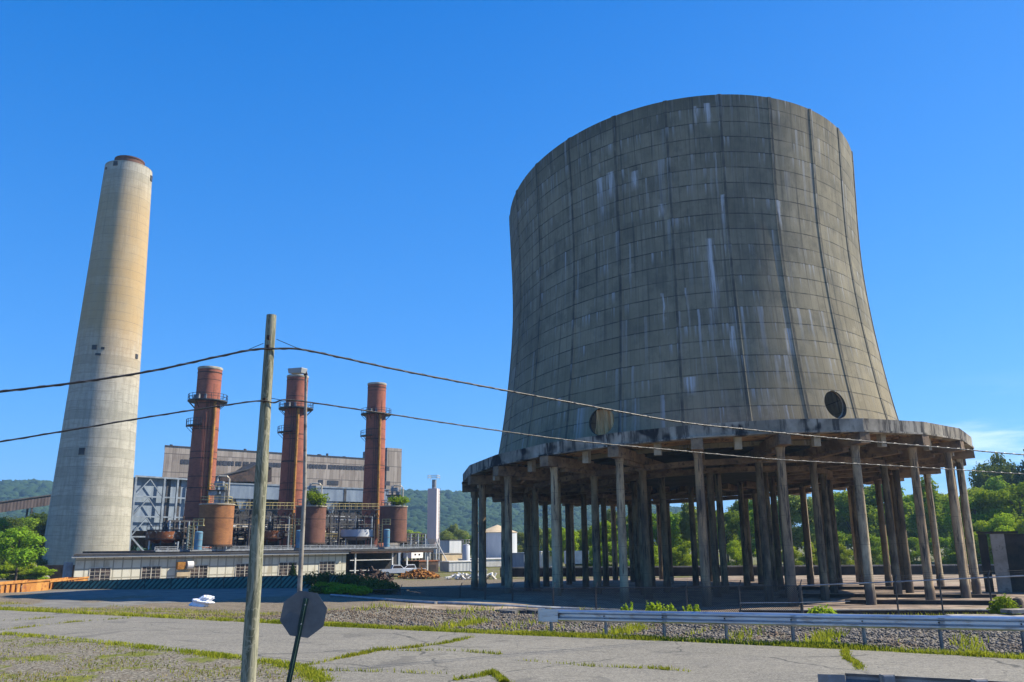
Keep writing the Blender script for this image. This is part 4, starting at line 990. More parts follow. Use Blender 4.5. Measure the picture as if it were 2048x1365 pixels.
def pipe_rack(label, xa, xb, Y0, Y1, ya, yb):
    a = P(xa, yb, Y0); b = P(xb, yb, Y1); d = b - a; L = math.hypot(d.x, d.y); ht = P(xa, ya, Y0).z - a.z
    T = thing('pipe_rack', label, 'pipe rack', (a.x, a.y, a.z), math.atan2(d.y, d.x), 'steel pipe racks'); n = 6; g = random.Random(int(xa))
    for i in range(n + 1): MB().bb(L * i / n - .14, L * i / n + .14, -.14, .14, -5.4, ht).build('post', M['steel' if i % 2 else 'paleframe'], T)
    m = MB()
    for z in (ht * .35, ht * .7, ht): m.bb(0, L, -.1, .1, z - .14, z + .14)
    for i in range(n):
        if g.random() < .6: m.beam((L * i / n, 0, ht * .35), (L * (i + 1) / n, 0, ht * .7), .14, .14)
    m.build('frame', M['steel'], T)
    for i in range(7):
        z = g.uniform(.1, ht); r = g.uniform(.08, .22); y = g.uniform(.4, 2.0); x0 = g.uniform(0, L * .4); x1 = g.uniform(L * .6, L)
        MB().tube([(x0, y, z - g.uniform(.5, 2)), (x0, y, z), (x1, y, z), (x1, y, z + g.uniform(-2, 1.5))], r, 8).build('pipe', M[g.choice(('steel', 'galvdark', 'rustdark', 'galvdark', 'cream'))], T, True)
    for i in range(14): MB().box((g.uniform(0, L), g.uniform(.5, 2.5), g.uniform(0, ht * .75)), (g.uniform(.3, 1.4), .6, g.uniform(.3, 1.3)), g.uniform(-.2, .2)).build('machine_housing', M['rustdark'], T)
pipe_rack('tangle of dark pipes and frames between left and middle stacks', 452, 575, 148, 162, 1030, 1092)
pipe_rack('tangle of dark pipes and frames between middle and right stacks', 640, 742, 165, 178, 1030, 1090)
pipe_rack('low pipe frame left of the left most stack', 335, 392, 140, 146, 1042, 1094)
pipe_rack('pipe frame right of the brick tank nearest the tower', 806, 850, 172, 178, 1068, 1092)
a = P(285, 1096, 128); b = P(850, 1089, 178); d = b - a; Lp = math.hypot(d.x, d.y)
T = thing('equipment_platform', 'long dark steel platform carrying the tanks behind the workshop roof', 'platform', (a.x, a.y, a.z - .5), math.atan2(d.y, d.x))
MB().bb(0, Lp, -3.5, 18, -.3, .0).build('deck', M['rustdark'], T)
m = MB(); m.bb(0, Lp, -3.65, -3.51, -.1, .18); railing(m, [(Lp * i / 30, -3.4, .0) for i in range(31)], .6, .05); m.build('edge_beam', M['galvdark'], T)
for i in range(15): MB().bb(Lp * i / 14.2, Lp * i / 14.2 + .3, -3, -2.7, -6, -.31).build('leg', M['steel'], T)

# conveyor gallery at far left
a = P(-60, 1024, 205); b = P(300, 972, 240); d = b - a; L = math.hypot(d.x, d.y)
T = thing('conveyor_gallery', 'long dark corrugated conveyor gallery sloping up behind the chimney', 'conveyor', a, math.atan2(d.y, d.x))
m = MB(); m.add([(0, y, z) for y in (-1.7, 1.7) for z in (-1.25, 1.25)] + [(L, y, d.z + z) for y in (-1.7, 1.7) for z in (-1.25, 1.25)], [(0, 1, 5, 4), (2, 6, 7, 3), (0, 4, 6, 2), (1, 3, 7, 5), (0, 2, 3, 1), (4, 5, 7, 6)]); m.build('casing', mat_corr('rusty gallery sheet', (.055, .042, .042), (.105, .083, .08), .8, .6), T)
MB().add([(0, -2, 1.27), (L, -2, d.z + 1.27), (L, 2, d.z + 1.27), (0, 2, 1.27), (0, -2, 1.5), (L, -2, d.z + 1.5), (L, 2, d.z + 1.5), (0, 2, 1.5)], [(0, 3, 2, 1), (4, 5, 6, 7), (0, 1, 5, 4), (1, 2, 6, 5), (2, 3, 7, 6), (3, 0, 4, 7)]).build('roof', M['roof'], T)
for k in (.05, .3, .62): 
    z = d.z * k - 1.27; m = MB()
    for y in (-1.3, 1.3): m.beam((L * k, y, z), (L * k, y * 1.8, -13.5), .4, .4)
    m.build('trestle', M['steel'], T)

# ------------------------------------------------------------------ yard to the right of the plant
def boxbuild(name, label, cat, xl, xr, yt, Y, depth, mat, roofmat='roof', zb=-2.5, rz=None, doors=(), Yr=None):
    f = Facade(xl, yt, Y, xr, yt, Yr or Y * 1.03, zb); z1 = f.at(xl, yt)[1]
    T = thing(name, label, cat, f.o, f.rz)
    MB().bb(0, f.L, 0, depth, 0, z1).build('wall', M[mat], T)
    MB().bb(-.15, f.L + .15, -.15, depth + .15, z1 + .003, z1 + .2).build('roof', M[roofmat], T)
    for (a, b, t, q) in doors:
        x0, zt = f.at(a, t); x1, zq = f.at(b, q); MB().bb(x0, x1, -.06, -.003, max(0, zq), zt).build('door', M['glass'], T)
    return T, f, z1
# silo
c = P(866, 1085, 205); T = thing('silo', 'tall narrow pinkish white silo with a ladder cage on a steel frame', 'silo', (c.x, c.y, -2.5), R(-12))
zt = P(866, 978, 205).z + 2.5; zm = P(866, 1078, 205).z + 2.5; q = 1.16
MB().bb(-q, q, -q, q, zm, zt).build('bin', M['pinkwhite'], T)
m = MB(); m.add([(-q, -q, zm - .003), (q, -q, zm - .003), (q, q, zm - .003), (-q, q, zm - .003), (-.3, -.3, zm - 2.2), (.3, -.3, zm - 2.2), (.3, .3, zm - 2.2), (-.3, .3, zm - 2.2)], [(0, 1, 5, 4), (1, 2, 6, 5), (2, 3, 7, 6), (3, 0, 4, 7), (4, 5, 6, 7)]); m.build('hopper', M['pinkwhite'], T)
m = MB(); m.cyl((.1, 0, zt), (.1, 0, zt + 2.2), .55, n=14); m.build('top_filter', M['galvdark'], T)
railing(MB(), [(-q, -q, zt + 2.2), (q, -q, zt + 2.2), (q, q, zt + 2.2), (-q, q, zt + 2.2), (-q, -q, zt + 2.2)], 1.0, .04).build('railing', M['cream'], T)
for x in (-q, q):
    for y in (-q, q): MB().bb(x - .12, x + .12, y - .12, y + .12, 0, zm).build('leg', M['offwhite'], T)
m = MB()
for x, y, x2, y2 in ((-q, -q, q, -q), (q, -q, q, q)):
    for z0, z1 in ((.2, 2.8), (2.8, 5.4)): m.beam((x, y, z0), (x2, y2, z1), .12, .12); m.beam((x2, y2, z0), (x, y, z1), .12, .12)
m.build('brace', M['galvdark'], T)
m = MB(); m.beam((q + .5, -q, 0), (q + .5, -q, zt), .08, .08); m.beam((q + .9, -q, 0), (q + .9, -q, zt), .08, .08)
for z in np.arange(.3, zt, .8): m.beam((q + .5, -q, z), (q + .9, -q, z), .06, .06)
m.build('ladder', M['galvdark'], T); m = MB(); m.tube([(q + .1, -q - .3, zm - .5), (q + 3.4, -q - .3, .5)], .14, 6); m.build('chute', M['offwhite'], T)
m = MB(); m.cyl((-q - .02, -.2, zm + .7), (-q - .35, -.2, zm + .7), .42, n=14); m.build('red_hatch', simple('red paint', (.5, .06, .04), None, 2), T)
boxbuild('control_hut', 'white hut on stilts below the silo with two small round vents', 'hut', 823, 846, 1103, 168, 4, 'offwhite', doors=((829, 832, 1108, 1111), (837, 840, 1108, 1111)), zb=.2)
boxbuild('switch_hut', 'small pale hut with glass door under the open shed roof', 'hut', 797, 810, 1104, 166, 3, 'bluepanel', doors=((801, 807, 1107, 1117),), zb=-1.0)
boxbuild('tan_building', 'low tan flat roofed block right of the silo', 'building', 884, 930, 1109, 212, 8, 'tan', 'conc', doors=((887, 892, 1122, 1135), (901, 907, 1122, 1135)))
boxbuild('grey_shed', 'square grey metal shed behind the tan block', 'building', 899, 923, 1081, 232, 8, 'greybox')
boxbuild('corrugated_container', 'long grey corrugated container in front of the tan block', 'container', 898, 958, 1125, 172, 3, 'greybox', 'offwhite', doors=())
boxbuild('white_office', 'long white flat office block behind the cooling tower left columns', 'building', 944, 1040, 1120, 205, 8, 'offwhite', 'offwhite')
boxbuild('blue_container', 'blue grey steel container seen between the tower left columns', 'container', 1048, 1072, 1108, 190, 3, 'bluepanel', 'paleframe')
boxbuild('beige_container', 'pale beige box container right of the blue grey container', 'container', 1082, 1110, 1105, 190, 3, 'offwhite', 'offwhite')
boxbuild('yard_lean_to', 'brown rusty lean to frame behind the pickup trucks', 'shed', 838, 877, 1124, 164, 4, 'rustdark', 'rust', doors=((842, 850, 1130, 1142), (858, 872, 1130, 1142)))
c = P(995, 1118, 225); r = 38 / F * 225; T = thing('storage_tank', 'big pale round tank with a cone roof behind the left columns', 'tank', (c.x, c.y, -2.5)); zt = P(995, 1066, 225).z + 2.5; zc = P(995, 1050, 225).z + 2.5
MB().lathe([(r, 0), (r, zt)], 40).build('shell', M['tankgrey'], T, True); MB().lathe([(r + .15, zt - .02), (r + .15, zt + .1), (.02, zc)], 40).build('cone_roof', M['tan'], T, True)
m = MB(); m.tube([(-r * .7, -r * .75, 0), (-r * .7, -r * .75, zt)], .08, 6); m.build('pipe', M['galvdark'], T)
c = P(932, 1120, 200); r = 7.5 / F * 200; T = thing('pressure_vessel', 'slim pale upright vessel beside the leftmost tower column', 'tank', (c.x, c.y, -2.5)); zt = P(932, 1092, 200).z + 2.5
MB().lathe([(r, 0), (r, zt), (r * .7, zt + .35), (.02, zt + .5)], 24).build('shell', M['tankgrey'], T, True); railing(MB(), arc(r, zt + .1, 0, 2 * pi, 8), 1.3, .05).build('railing', M['cream'], T)

def wheel(T, x, y, r, w_=.25):
    m = MB(); m.cyl((x, y - w_ / 2, r), (x, y + w_ / 2, r), r, n=18); o = m.build('wheel', M['tyre'], T, True); MB().cyl((x, y - w_ / 2 - .01, r), (x, y + w_ / 2 + .01, r), r * .55, n=12).build('rim', M['galvdark'], o)
def pickup(label, px, py, Y, rz):
    c = P(px, py, Y); T = thing('pickup_truck', label, 'truck', (c.x, c.y, -2.45), rz, 'white pickup trucks')
    m = MB(); m.extr([(-2.7, .5), (2.6, .5), (2.65, .95), (2.5, 1.12), (1.35, 1.2), (.55, 1.2), (-.9, 1.2), (-2.7, 1.15)], -.92, .92); m.build('body', M['carwhite'], T)
    m = MB(); b = [(1.35, 1.2), (.65, 1.82), (-.65, 1.86), (-.95, 1.2)]; vs = [(x, y * (1 if z < 1.3 else .82), z) for y in (-.86, .86) for x, z in b]; m.add(vs, [(0, 1, 2, 3), (7, 6, 5, 4), (0, 4, 5, 1), (1, 5, 6, 2), (2, 6, 7, 3)]); m.build('cab', M['carwhite'], T)
    for s_ in (-1, 1):
        m = MB(); y = s_ * .83; m.add([(1.1, y + .03 * s_, 1.27), (.62, y * .93, 1.74), (-.58, y * .93, 1.76), (-.78, y + .03 * s_, 1.27)], [(0, 1, 2, 3)]); m.build('side_window', M['glass'], T)
        for x in (1.7, -1.75): wheel(T, x, s_ * .82, .38)
        MB().box((2.6, s_ * .68, .88), (.12, .32, .2)).build('headlight', M['galv'], T)
    m = MB(); m.add([(1.38, -.74, 1.25), (1.38, .74, 1.25), (.74, .64, 1.77), (.74, -.64, 1.77)], [(0, 1, 2, 3)]); m.build('windscreen', M['glass'], T)
    MB().bb(-2.55, -1.0, -.75, .75, 1.16, 1.215).build('bed_floor', M['tyre'], T)
pickup('white pickup truck half behind the open shed post', 792, 1158, 150, R(20))
pickup('white pickup truck parked behind the rusty scrap pile', 820, 1156, 152, R(200))
def box_truck():
    c = P(1165, 1147, 178); T = thing('box_truck', 'white box truck parked beyond the cooling tower columns', 'truck', (c.x, c.y, -2.4), R(8))
    MB().bb(-3.6, 2.6, -1.2, 1.2, 1.1, 3.7).build('cargo_box', M['offwhite'], T)
    MB().extr([(2.75, .6), (4.9, .6), (4.9, 1.7), (4.4, 2.7), (2.75, 2.8)], -1.1, 1.1).build('cab', M['carwhite'], T)
    MB().bb(-3.4, 4.6, -.5, .5, .7, 1.09).build('chassis', M['steel'], T)
    for s_ in (-1, 1):
        for x in (-2.5, 3.7): wheel(T, x, s_ * .95, .5, .3)
        MB().box((3.9, s_ * 1.11, 2.15), (.9, .03, .7)).build('side_window', M['glass'], T)
box_truck()
def heap(name, label, cat, px, py, Y, rx_, ry_, h, mat, n, seed, zb=-2.45, lo=.15, hi=.6, long=1.):
    g = random.Random(seed); c = P(px, py, Y); T = MB()
    for i in range(n):
        a = g.uniform(0, 6.28); q = math.sqrt(g.random()); x = q * rx_ * cos(a); y = q * ry_ * sin(a); z = h * (1 - q) * g.uniform(.3, 1)
        l = g.uniform(lo, hi) * long; d_ = Vector((g.uniform(-1, 1), g.uniform(-1, 1), g.uniform(-.6, .6))).normalized() * l
        T.beam(Vector((x, y, z + .1)) - d_, Vector((x, y, z + .1)) + d_, g.uniform(lo, hi) * .7, g.uniform(lo, hi) * .45)
    o = T.build(name, M[mat]); o.location = (c.x, c.y, zb); return tag(o, label, cat)
heap('scrap_pile', 'heap of rusty orange scrap metal in the yard', 'scrap heap', 838, 1160, 142, 3.4, 2.2, 1.5, 'scrap', 340, 3)
heap('debris_pile', 'heap of brown and white rubble under the open shed', 'debris', 724, 1166, 118, 2.2, 1.5, 1.3, 'debris', 160, 4)
heap('timber_pile', 'dark jumble of planks stacked under the open shed', 'timber pile', 740, 1150, 128, 3.2, 2, 2.2, 'rustdark', 120, 5, long=2.2)
heap('sheet_pile', 'messy stack of white sheets and boards in the yard', 'sheets', 945, 1150, 138, 4.2, 2.2, .8, 'offwhite', 46, 6, lo=.25, hi=.55, long=2.2)

# ------------------------------------------------------------------ orange containers, green fence, low wall, ramp edge
def skip(label, xl, xr, yt, Y, Yr, lw):
    f = Facade(xl, yt, Y, xr, yt - 1, Yr, -1.72); z1 = f.at(xl, yt)[1]; T = thing('waste_container', label, 'container', f.o, f.rz, 'orange open top containers'); L = f.L
    m = MB(); t = .12
    m.bb(0, L, 0, t, 0, z1); m.bb(0, L, 2.4 - t, 2.4, 0, z1); m.bb(0, t, t, 2.4 - t, 0, z1); m.bb(L - t, L, t, 2.4 - t, 0, z1); m.bb(t, L - t, t, 2.4 - t, 0, .15); m.build('body', M['orange'], T)
    m = MB(); n = int(L / .9)
    for i in range(int(n * lw) + 1): x = L * i / n; m.bb(x, x + .16, -.13, -.002, .1, z1 - .15)
    m.build('ribs', M['rust'], T); MB().bb(-.08, L + .08, -.1, -.002, z1 - .13, z1 + .06).build('top_rail', M['orange'], T)
skip('orange open top waste container at the left edge of the yard', -60, 98, 1172, 80, 94, .62)
skip('yellow orange ribbed waste container behind the green fence end', 99, 175, 1163, 95, 108, .6)
def fence_run(name, label, pts, h, mat, postmat, cat, zoff=0., top=True, every=3.0, group=None):
    o = Vector(pts[0]); T = thing(name, label, cat, o); 
    for a, b in zip(pts, pts[1:]):
        a = Vector(a) - o; b = Vector(b) - o; d = b - a; L = math.hypot(d.x, d.y); n = max(1, round(L / every))
        k = MB().add([(0, 0, 0), (L, 0, d.z), (L, 0, d.z + h), (0, 0, h)], [(0, 1, 2, 3)]); s_ = k.build('panel', M[mat], T); s_.location = a; s_.rotation_euler = (0, 0, math.atan2(d.y, d.x))
        for i in range(n):
            p = a.lerp(b, i / n); MB().cyl((p.x, p.y, p.z - .3), (p.x, p.y, p.z + h + .08), .045, n=8).build('post', M[postmat], T)
        if top: MB().cyl(a + Vector((0, 0, h)), b + Vector((0, 0, h)), .035, n=6).build('top_rail', M[postmat], T)
    return T
gp = []
for x, yt, Y in ((70, 1166, 96), (290, 1158.5, 96), (500, 1153.5, 97), (625, 1151, 98)): p = P(x, yt, Y); gp.append((p.x, p.y, p.z - 1.75))
fence_run('slatted_fence', 'long green slatted chain link fence in front of the workshop', gp, 1.75, 'slat', 'postgreen', 'fence')
gp = []
for x, yt, Y in ((660, 1151, 92), (718, 1151, 96)): p = P(x, yt, Y); gp.append((p.x, p.y, p.z - 1.75))
fence_run('slatted_fence', 'short green fence section behind the bushes beside the open shed', gp, 1.75, 'slat', 'postgreen', 'fence')
T = thing('retaining_wall', 'sloping concrete retaining wall at the foot of the chimney', 'wall', P(60, 1128, 150)); a = P(58, 1128, 150); b = P(92, 1158, 148)
m = MB(); m.beam(Vector((0, 0, 0)), b - a, 1.0, .5); m.build('coping', M['conc'], T); m = MB(); m.add([(0, .2, -.3), (b.x - a.x, b.y - a.y + .2, b.z - a.z - .3), (b.x - a.x, b.y - a.y + .2, -4.5), (0, .2, -4.5), (7, 3, -4.5), (7, 3, -.3)], [(0, 1, 2, 3), (0, 5, 4, 3)]); m.build('face', M['concdark'], T)

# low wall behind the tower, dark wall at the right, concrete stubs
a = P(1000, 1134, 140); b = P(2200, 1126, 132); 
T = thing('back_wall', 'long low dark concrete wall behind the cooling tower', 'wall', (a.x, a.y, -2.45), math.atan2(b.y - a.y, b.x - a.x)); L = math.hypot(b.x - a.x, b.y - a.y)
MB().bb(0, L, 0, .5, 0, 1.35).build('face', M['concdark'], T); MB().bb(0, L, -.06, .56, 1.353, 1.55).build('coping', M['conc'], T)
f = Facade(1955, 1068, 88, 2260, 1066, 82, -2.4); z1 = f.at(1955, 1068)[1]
T = thing('pump_house', 'stained concrete pump house wall, shade put into its dark colour, with piers at the right edge', 'building', f.o, f.rz)  # walls nearly black: stains and painted shade together
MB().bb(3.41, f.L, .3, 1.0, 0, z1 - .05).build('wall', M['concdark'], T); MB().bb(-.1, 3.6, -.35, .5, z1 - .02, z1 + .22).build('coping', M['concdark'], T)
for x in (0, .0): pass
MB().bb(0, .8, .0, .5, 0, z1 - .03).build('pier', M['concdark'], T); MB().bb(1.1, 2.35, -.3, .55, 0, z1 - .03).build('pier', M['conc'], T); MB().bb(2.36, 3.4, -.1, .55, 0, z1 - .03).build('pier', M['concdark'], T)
for i, (px, py) in enumerate(((1332, 1160), (1342, 1157))):
    c = P(px, py, 112); MB_ = MB().box((0, 0, .35), (.55, .55, .7)); MB_.box((0, 0, .75), (.65, .65, .12)); o = MB_.build('concrete_stub', M['conc'], None); o.location = (c.x, c.y, -2.39); o.rotation_euler = (0, 0, .3 * i); tag(o, ('short concrete stub, darker and nearer of the pair beneath the tower', 'short concrete stub, paler and farther of the pair beneath the tower')[i], 'concrete stub', 'concrete stubs on the tower floor')
c = P(1056, 1165, 92); m = MB(); m.lathe([(.28, 0), (.3, .9), (.2, 1.2), (.05, 1.4)], 12); o = m.build('dark_bollard', M['steel'], None, True); o.location = (c.x, c.y, -2.39); tag(o, 'dark rounded bollard standing between the left tower columns', 'bollard')
c = P(2031, 1178, 66); m = MB(); m.lathe([(.4, 0), (.42, .5), (.3, .75), (.05, .85)], 9); o = m.build('stump', M['bark'], None, True); o.location = (c.x, c.y, -2.35); tag(o, 'brown stump on the concrete in front of dark wall at right', 'stump')
for i, (xa, ya, Ya, xb, yb, Yb, hh, lab) in enumerate(((1690, 1188, 73, 2010, 1179, 70, .34, 'low concrete sill doubling as a shadow stripe across the tower floor, nearest to the kerb'), (1560, 1178, 82, 1990, 1170, 79, .30, 'low concrete sill doubling as a shadow stripe in the middle of the tower floor'), (1420, 1168, 96, 1960, 1160, 92, .34, 'low concrete sill doubling as a shadow stripe farthest back on the tower floor'))):
    a = P(xa, ya, Ya); b = P(xb, yb, Yb); L = math.hypot(b.x - a.x, b.y - a.y); o = MB().bb(0, L, 0, .5, 0, hh).build('shadow_stripe_sill', M['concdark']); o.location = (a.x, a.y, -2.385); o.rotation_euler = (0, 0, math.atan2(b.y - a.y, b.x - a.x)); tag(o, lab, 'sill', 'sills on the tower floor')  # dark sills added as low walls and as painted shadow stripes
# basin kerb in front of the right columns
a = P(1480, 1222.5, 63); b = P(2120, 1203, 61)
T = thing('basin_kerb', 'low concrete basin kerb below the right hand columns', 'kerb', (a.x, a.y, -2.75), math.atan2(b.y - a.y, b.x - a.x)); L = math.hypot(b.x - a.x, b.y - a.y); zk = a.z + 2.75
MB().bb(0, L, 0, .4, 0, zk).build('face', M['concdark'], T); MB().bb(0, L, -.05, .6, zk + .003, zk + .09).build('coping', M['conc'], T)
c = P(1985, 1234, 50); m = MB(); m.box((0, 0, .1), (4.6, 1.6, .26), -.1); m.box((1.9, .5, .42), (1.8, .9, .2), .2); o = m.build('broken_slab', M['conc'], None); o.location = (c.x, c.y, c.z - .15); tag(o, 'broken concrete slab lying in the grass beyond the guardrail at right', 'slab')

# ------------------------------------------------------------------ chain link fence with barbed wire
def chain_fence():
    pts = []
    for x, yt, Y in ((700, 1181, 83), (800, 1179, 80), (920, 1176, 75), (970, 1176.5, 72), (1025, 1177, 69.5), (1106, 1177, 67), (1191, 1176, 65), (1372, 1175, 62), (1478, 1173, 61), (1600, 1172, 60)):
        p = P(x, yt, Y); pts.append(p)
    o = Vector((pts[0].x, pts[0].y, -2.4)); T = thing('chain_link_fence', 'dark chain link fence with barbed wire along the front of the cooling tower', 'fence', o)
    for i, (a, b) in enumerate(zip(pts, pts[1:])):
        d = b - a; L = math.hypot(d.x, d.y); h = 1.85
        k = MB().add([(0, 0, -h), (L, 0, d.z - h), (L, 0, d.z), (0, 0, 0)], [(0, 1, 2, 3)]); s_ = k.build('mesh_panel', M['mesh'], T); s_.location = a - o; s_.rotation_euler = (0, 0, math.atan2(d.y, d.x))
        MB().cyl(a - o, b - o, .04, n=6).build('top_rail', M['steel'], T)
    for p in pts:
        q = p - o; m = MB(); m.cyl((q.x, q.y, q.z - 2.0), (q.x, q.y, q.z + .06), .06 if p is not pts[-1] else .11, n=8); m.beam((q.x, q.y, q.z), (q.x + .18, q.y + .1, q.z + .42), .06, .05); m.build('post', M['steel'], T)
    m = MB()
    for z in (.14, .27, .40):
        for a, b in zip(pts[2:], pts[3:]): m.tube([a - o + Vector((z * .4, z * .2, z)), (a + b) / 2 - o + Vector((z * .4, z * .2, z - .03)), b - o + Vector((z * .4, z * .2, z))], .007, 4)
    m.build('barbed_wire', M['steel'], T)
    pts = [P(x, y, Y) for x, y, Y in ((1600, 1172, 60), (1790, 1164, 59), (1878, 1160, 58.5), (1976, 1155.5, 58), (2090, 1150, 57.5))]
    o = Vector((pts[0].x, pts[0].y, -2.6)); T = thing('rail_fence', 'bare fence posts with a top pipe and barbed wire below the right columns', 'fence', o)
    for a, b in zip(pts, pts[1:]): MB().cyl(a - o, b - o, .045, n=8).build('top_rail', M['galvdark'], T)
    for p in pts[1:]:
        q = p - o; m = MB(); m.cyl((q.x, q.y, q.z - 2.5), (q.x, q.y, q.z + .04), .06, n=8); m.beam((q.x, q.y, q.z), (q.x + .22, q.y + .1, q.z + .45), .07, .05); m.build('post', M['steel'], T)
    m = MB()
    for z in (.14, .27, .40):
        for a, b in zip(pts, pts[1:]): m.tube([a - o + Vector((z * .5, z * .2, z)), (a + b) / 2 - o + Vector((z * .5, z * .2, z - .04)), b - o + Vector((z * .5, z * .2, z))], .008, 4)
    m.build('barbed_wire', M['steel'], T)
    lr = [P(1480, 1206.5, 60.6), P(1600, 1205.5, 59.9), P(1700, 1203, 59.4)]
    m = MB(); m.cyl(lr[0] - o, lr[1] - o, .03, n=6); m.cyl(lr[1] - o, lr[2] - o, .03, n=6); m.build('lower_rail', M['galvdark'], T)
chain_fence()

# ------------------------------------------------------------------ lying pipes on the crest
def lying(label, pts, r):
    ps = []
    for x, y in pts:
        p = GT(x, y + 5); ps.append(Vector((p.x, p.y, float(terrain(p.x, p.y)) + r * .8)))
    m = MB(); m.tube(ps, r, 12); o = m.build('steel_pipe', M['galvdark'], None, True); tag(o, label, 'pipe', 'long pipes lying on the crest')
lying('grey steel pipe lying on the bank below the green bushes', ((662, 1188), (720, 1193), (780, 1198), (871, 1204)), .11)
lying('longer grey steel pipe lying on the gravel crest behind the guardrail end', ((876, 1204), (980, 1209), (1100, 1214), (1220, 1219), (1290, 1222)), .12)
m = MB(); g = random.Random(5)
for i in range(26):
    px = g.uniform(1005, 1105); p = GT(px, 1221 + g.uniform(0, 9)); s_ = g.uniform(.18, .5); m.box((p.x, p.y, p.z + .05), (s_ * 1.6, s_, .1 + .1 * g.random()), g.uniform(0, 3))
tag(m.build('broken_asphalt', M['rubble']), 'heap of broken asphalt slabs left of the guardrail end', 'rubble')

# ------------------------------------------------------------------ guardrails
WPROF = [(q_, z_ * 1.13) for q_, z_ in [(0, .155), (.045, .145), (.08, .11), (.08, .075), (.0, .03), (0, -.03), (.08, -.075), (.08, -.11), (.045, -.145), (0, -.155)]]
def wbeam(m, a, b, zc, flip=1, t=.012):
    a = Vector(a); b = Vector(b); d = (b - a).normalized(); n = Vector((d.y, -d.x, 0)) * flip; vs = []
    for p in (a, b):
        for off in (0, t):
            for (q, z) in WPROF: vs.append(Vector((p.x, p.y, p.z + zc)) + n * (q + off) + Vector((0, 0, z)))
    k = len(WPROF); fs = []
    for i in range(k - 1): fs += [(i, i + 1, 2 * k + i + 1, 2 * k + i), (k + i, k + i + 1, 3 * k + i + 1, 3 * k + i)]
    fs += [(0, k, 3 * k, 2 * k), (k - 1, 2 * k - 1, 4 * k - 1, 3 * k - 1)]
    m.add(vs, fs); return n
def guardrail():
    p0 = Vector((1.12, 27.45, 0)); d = (Vector((10.99, 22.51, .13)) - p0) / 6; T = thing('guardrail', 'galvanised steel guardrail along the far edge of the road', 'guardrail', p0)
    zc = .56
    for k in range(9):
        a = d * (k * 2 - (.12 if k == 0 else 0)); b = d * (k * 2 + 2.08); 
        m = MB(); n = wbeam(m, a, b, zc + (.004 if k % 2 else 0)); m.build('rail', M['galv'], T)
    for i in range(18):
        q = d * i; m = MB(); z0 = -.5
        m.beam(q - n * .10 + Vector((0, 0, z0)), q - n * .10 + Vector((0, 0, zc + .14)), .10, .012); 
        for s_ in (-.045, .045): c = q - n * .10 + d.normalized() * 0 + n * s_; m.beam(c + Vector((0, 0, z0)), c + Vector((0, 0, zc + .14)), .012, .10)
        po = m.build('post', M['galvdark'], T)
        if i < 12: 
            m = MB(); c = q + n * .03
            for z in (0, .1): m.cyl(c + Vector((0, 0, zc)) + n * .0, c + Vector((0, 0, zc)) + n * .03, .022, n=6)
            m.build('bolt', M['rustdark'], po)
    # buffer end section
    m = MB(); e = d * -.12; dn = d.normalized(); vs = []
    for i in range(9):
        a = pi * i / 8; vs.append(e + n * (.10 - .16 * sin(a) * 0) - dn * (.2 * sin(a)) - n * (.0 + .20 * (1 - cos(a)) / 2 * 1.2))
    pts = vs; k = len(pts); V = [p + Vector((0, 0, zc + z)) for z in (-.19, .19) for p in pts]; m.add(V, [(i, i + 1, k + i + 1, k + i) for i in range(k - 1)])
    V = [p + Vector((0, 0, zc + z)) + (n * .01) for z in (-.19, .19) for p in (e + n * .105, e + n * .105 + dn * .55)]; m.add(V, [(0, 1, 3, 2)])
    m.build('end_section', M['galv'], T)
guardrail()
def near_rail():
    a = P(1690, 1356, 13.2); b = P(2300, 1360, 11.6); zc = a.z - .11; T = thing('guardrail', 'back of a nearer guardrail at the lower right corner of the road', 'guardrail', (a.x, a.y, 0)); o = Vector((a.x, a.y, 0)); d = Vector((b.x - a.x, b.y - a.y, 0)); dn = d.normalized()
    m = MB(); n = wbeam(m, Vector((0, 0, 0)), d, zc, -1); m.build('rail', M['galvdark'], T)
    for px in (1775, 1953): 
        q = P(px, 1356, 13.0); t = (Vector((q.x, q.y, 0)) - o).dot(dn); c = dn * t - n * .09
        m = MB(); m.beam(c + Vector((0, 0, -.3)), c + Vector((0, 0, zc + .19)), .15, .18); m.build('post', M['galvdark'], T)
        MB().beam(c + n * .03 + Vector((0, 0, zc - .2)), c + n * .03 + Vector((0, 0, zc + .2)), .19, .09).build('blockout', M['conc'], T)
    e = [Vector((0, 0, zc)) + n * .02, -dn * .25 + n * .1 + Vector((0, 0, zc - .02)), -dn * .42 + n * .3 + Vector((0, 0, zc - .05))]; m = MB()
    V = [p + Vector((0, 0, z)) for z in (-.17, .15) for p in e]; m.add(V, [(0, 1, 4, 3), (1, 2, 5, 4)]); m.build('end_section', M['galvdark'], T)
near_rail()

# ------------------------------------------------------------------ utility pole, wires, lamp, sign
PY = 17.0
def utility_pole():
    b = P(497, 1365, PY); t = P(543, 631, PY); T = thing('utility_pole', 'weathered grey green wooden utility pole in the foreground', 'utility pole', (t.x, t.y, 0))
    r0 = 14.6 / F * PY; r1 = 9.8 / F * PY; n = 26; m = MB(); g = random.Random(2); pr = []
    for i in range(n + 1):
        z = -.4 + (t.z + .4) * i / n; k = max(0, (z - .0) / t.z); pr.append((r0 + (r1 - r0) * k + .004 * g.uniform(-1, 1), z))
    m.lathe(pr, 24); m.add([(r1 * cos(2 * pi * i / 24), r1 * sin(2 * pi * i / 24), t.z + .001) for i in range(24)], [tuple(range(24))]); m.build('shaft', M['wood'], T, True)
    for px, py in ((553, 678), (536, 803), (540, 697)):
        p = P(px, py, PY); m = MB(); z = p.z; m.cyl((-.02, -r1 * 1.25, z), (-.02, r1 * 1.25 - .02, z), .018, n=6); m.box((.0, -r1 * 1.22, z), (.06, .04, .09)); m.build('bolt', M['rustdark'], T)
    return t
tp = utility_pole()
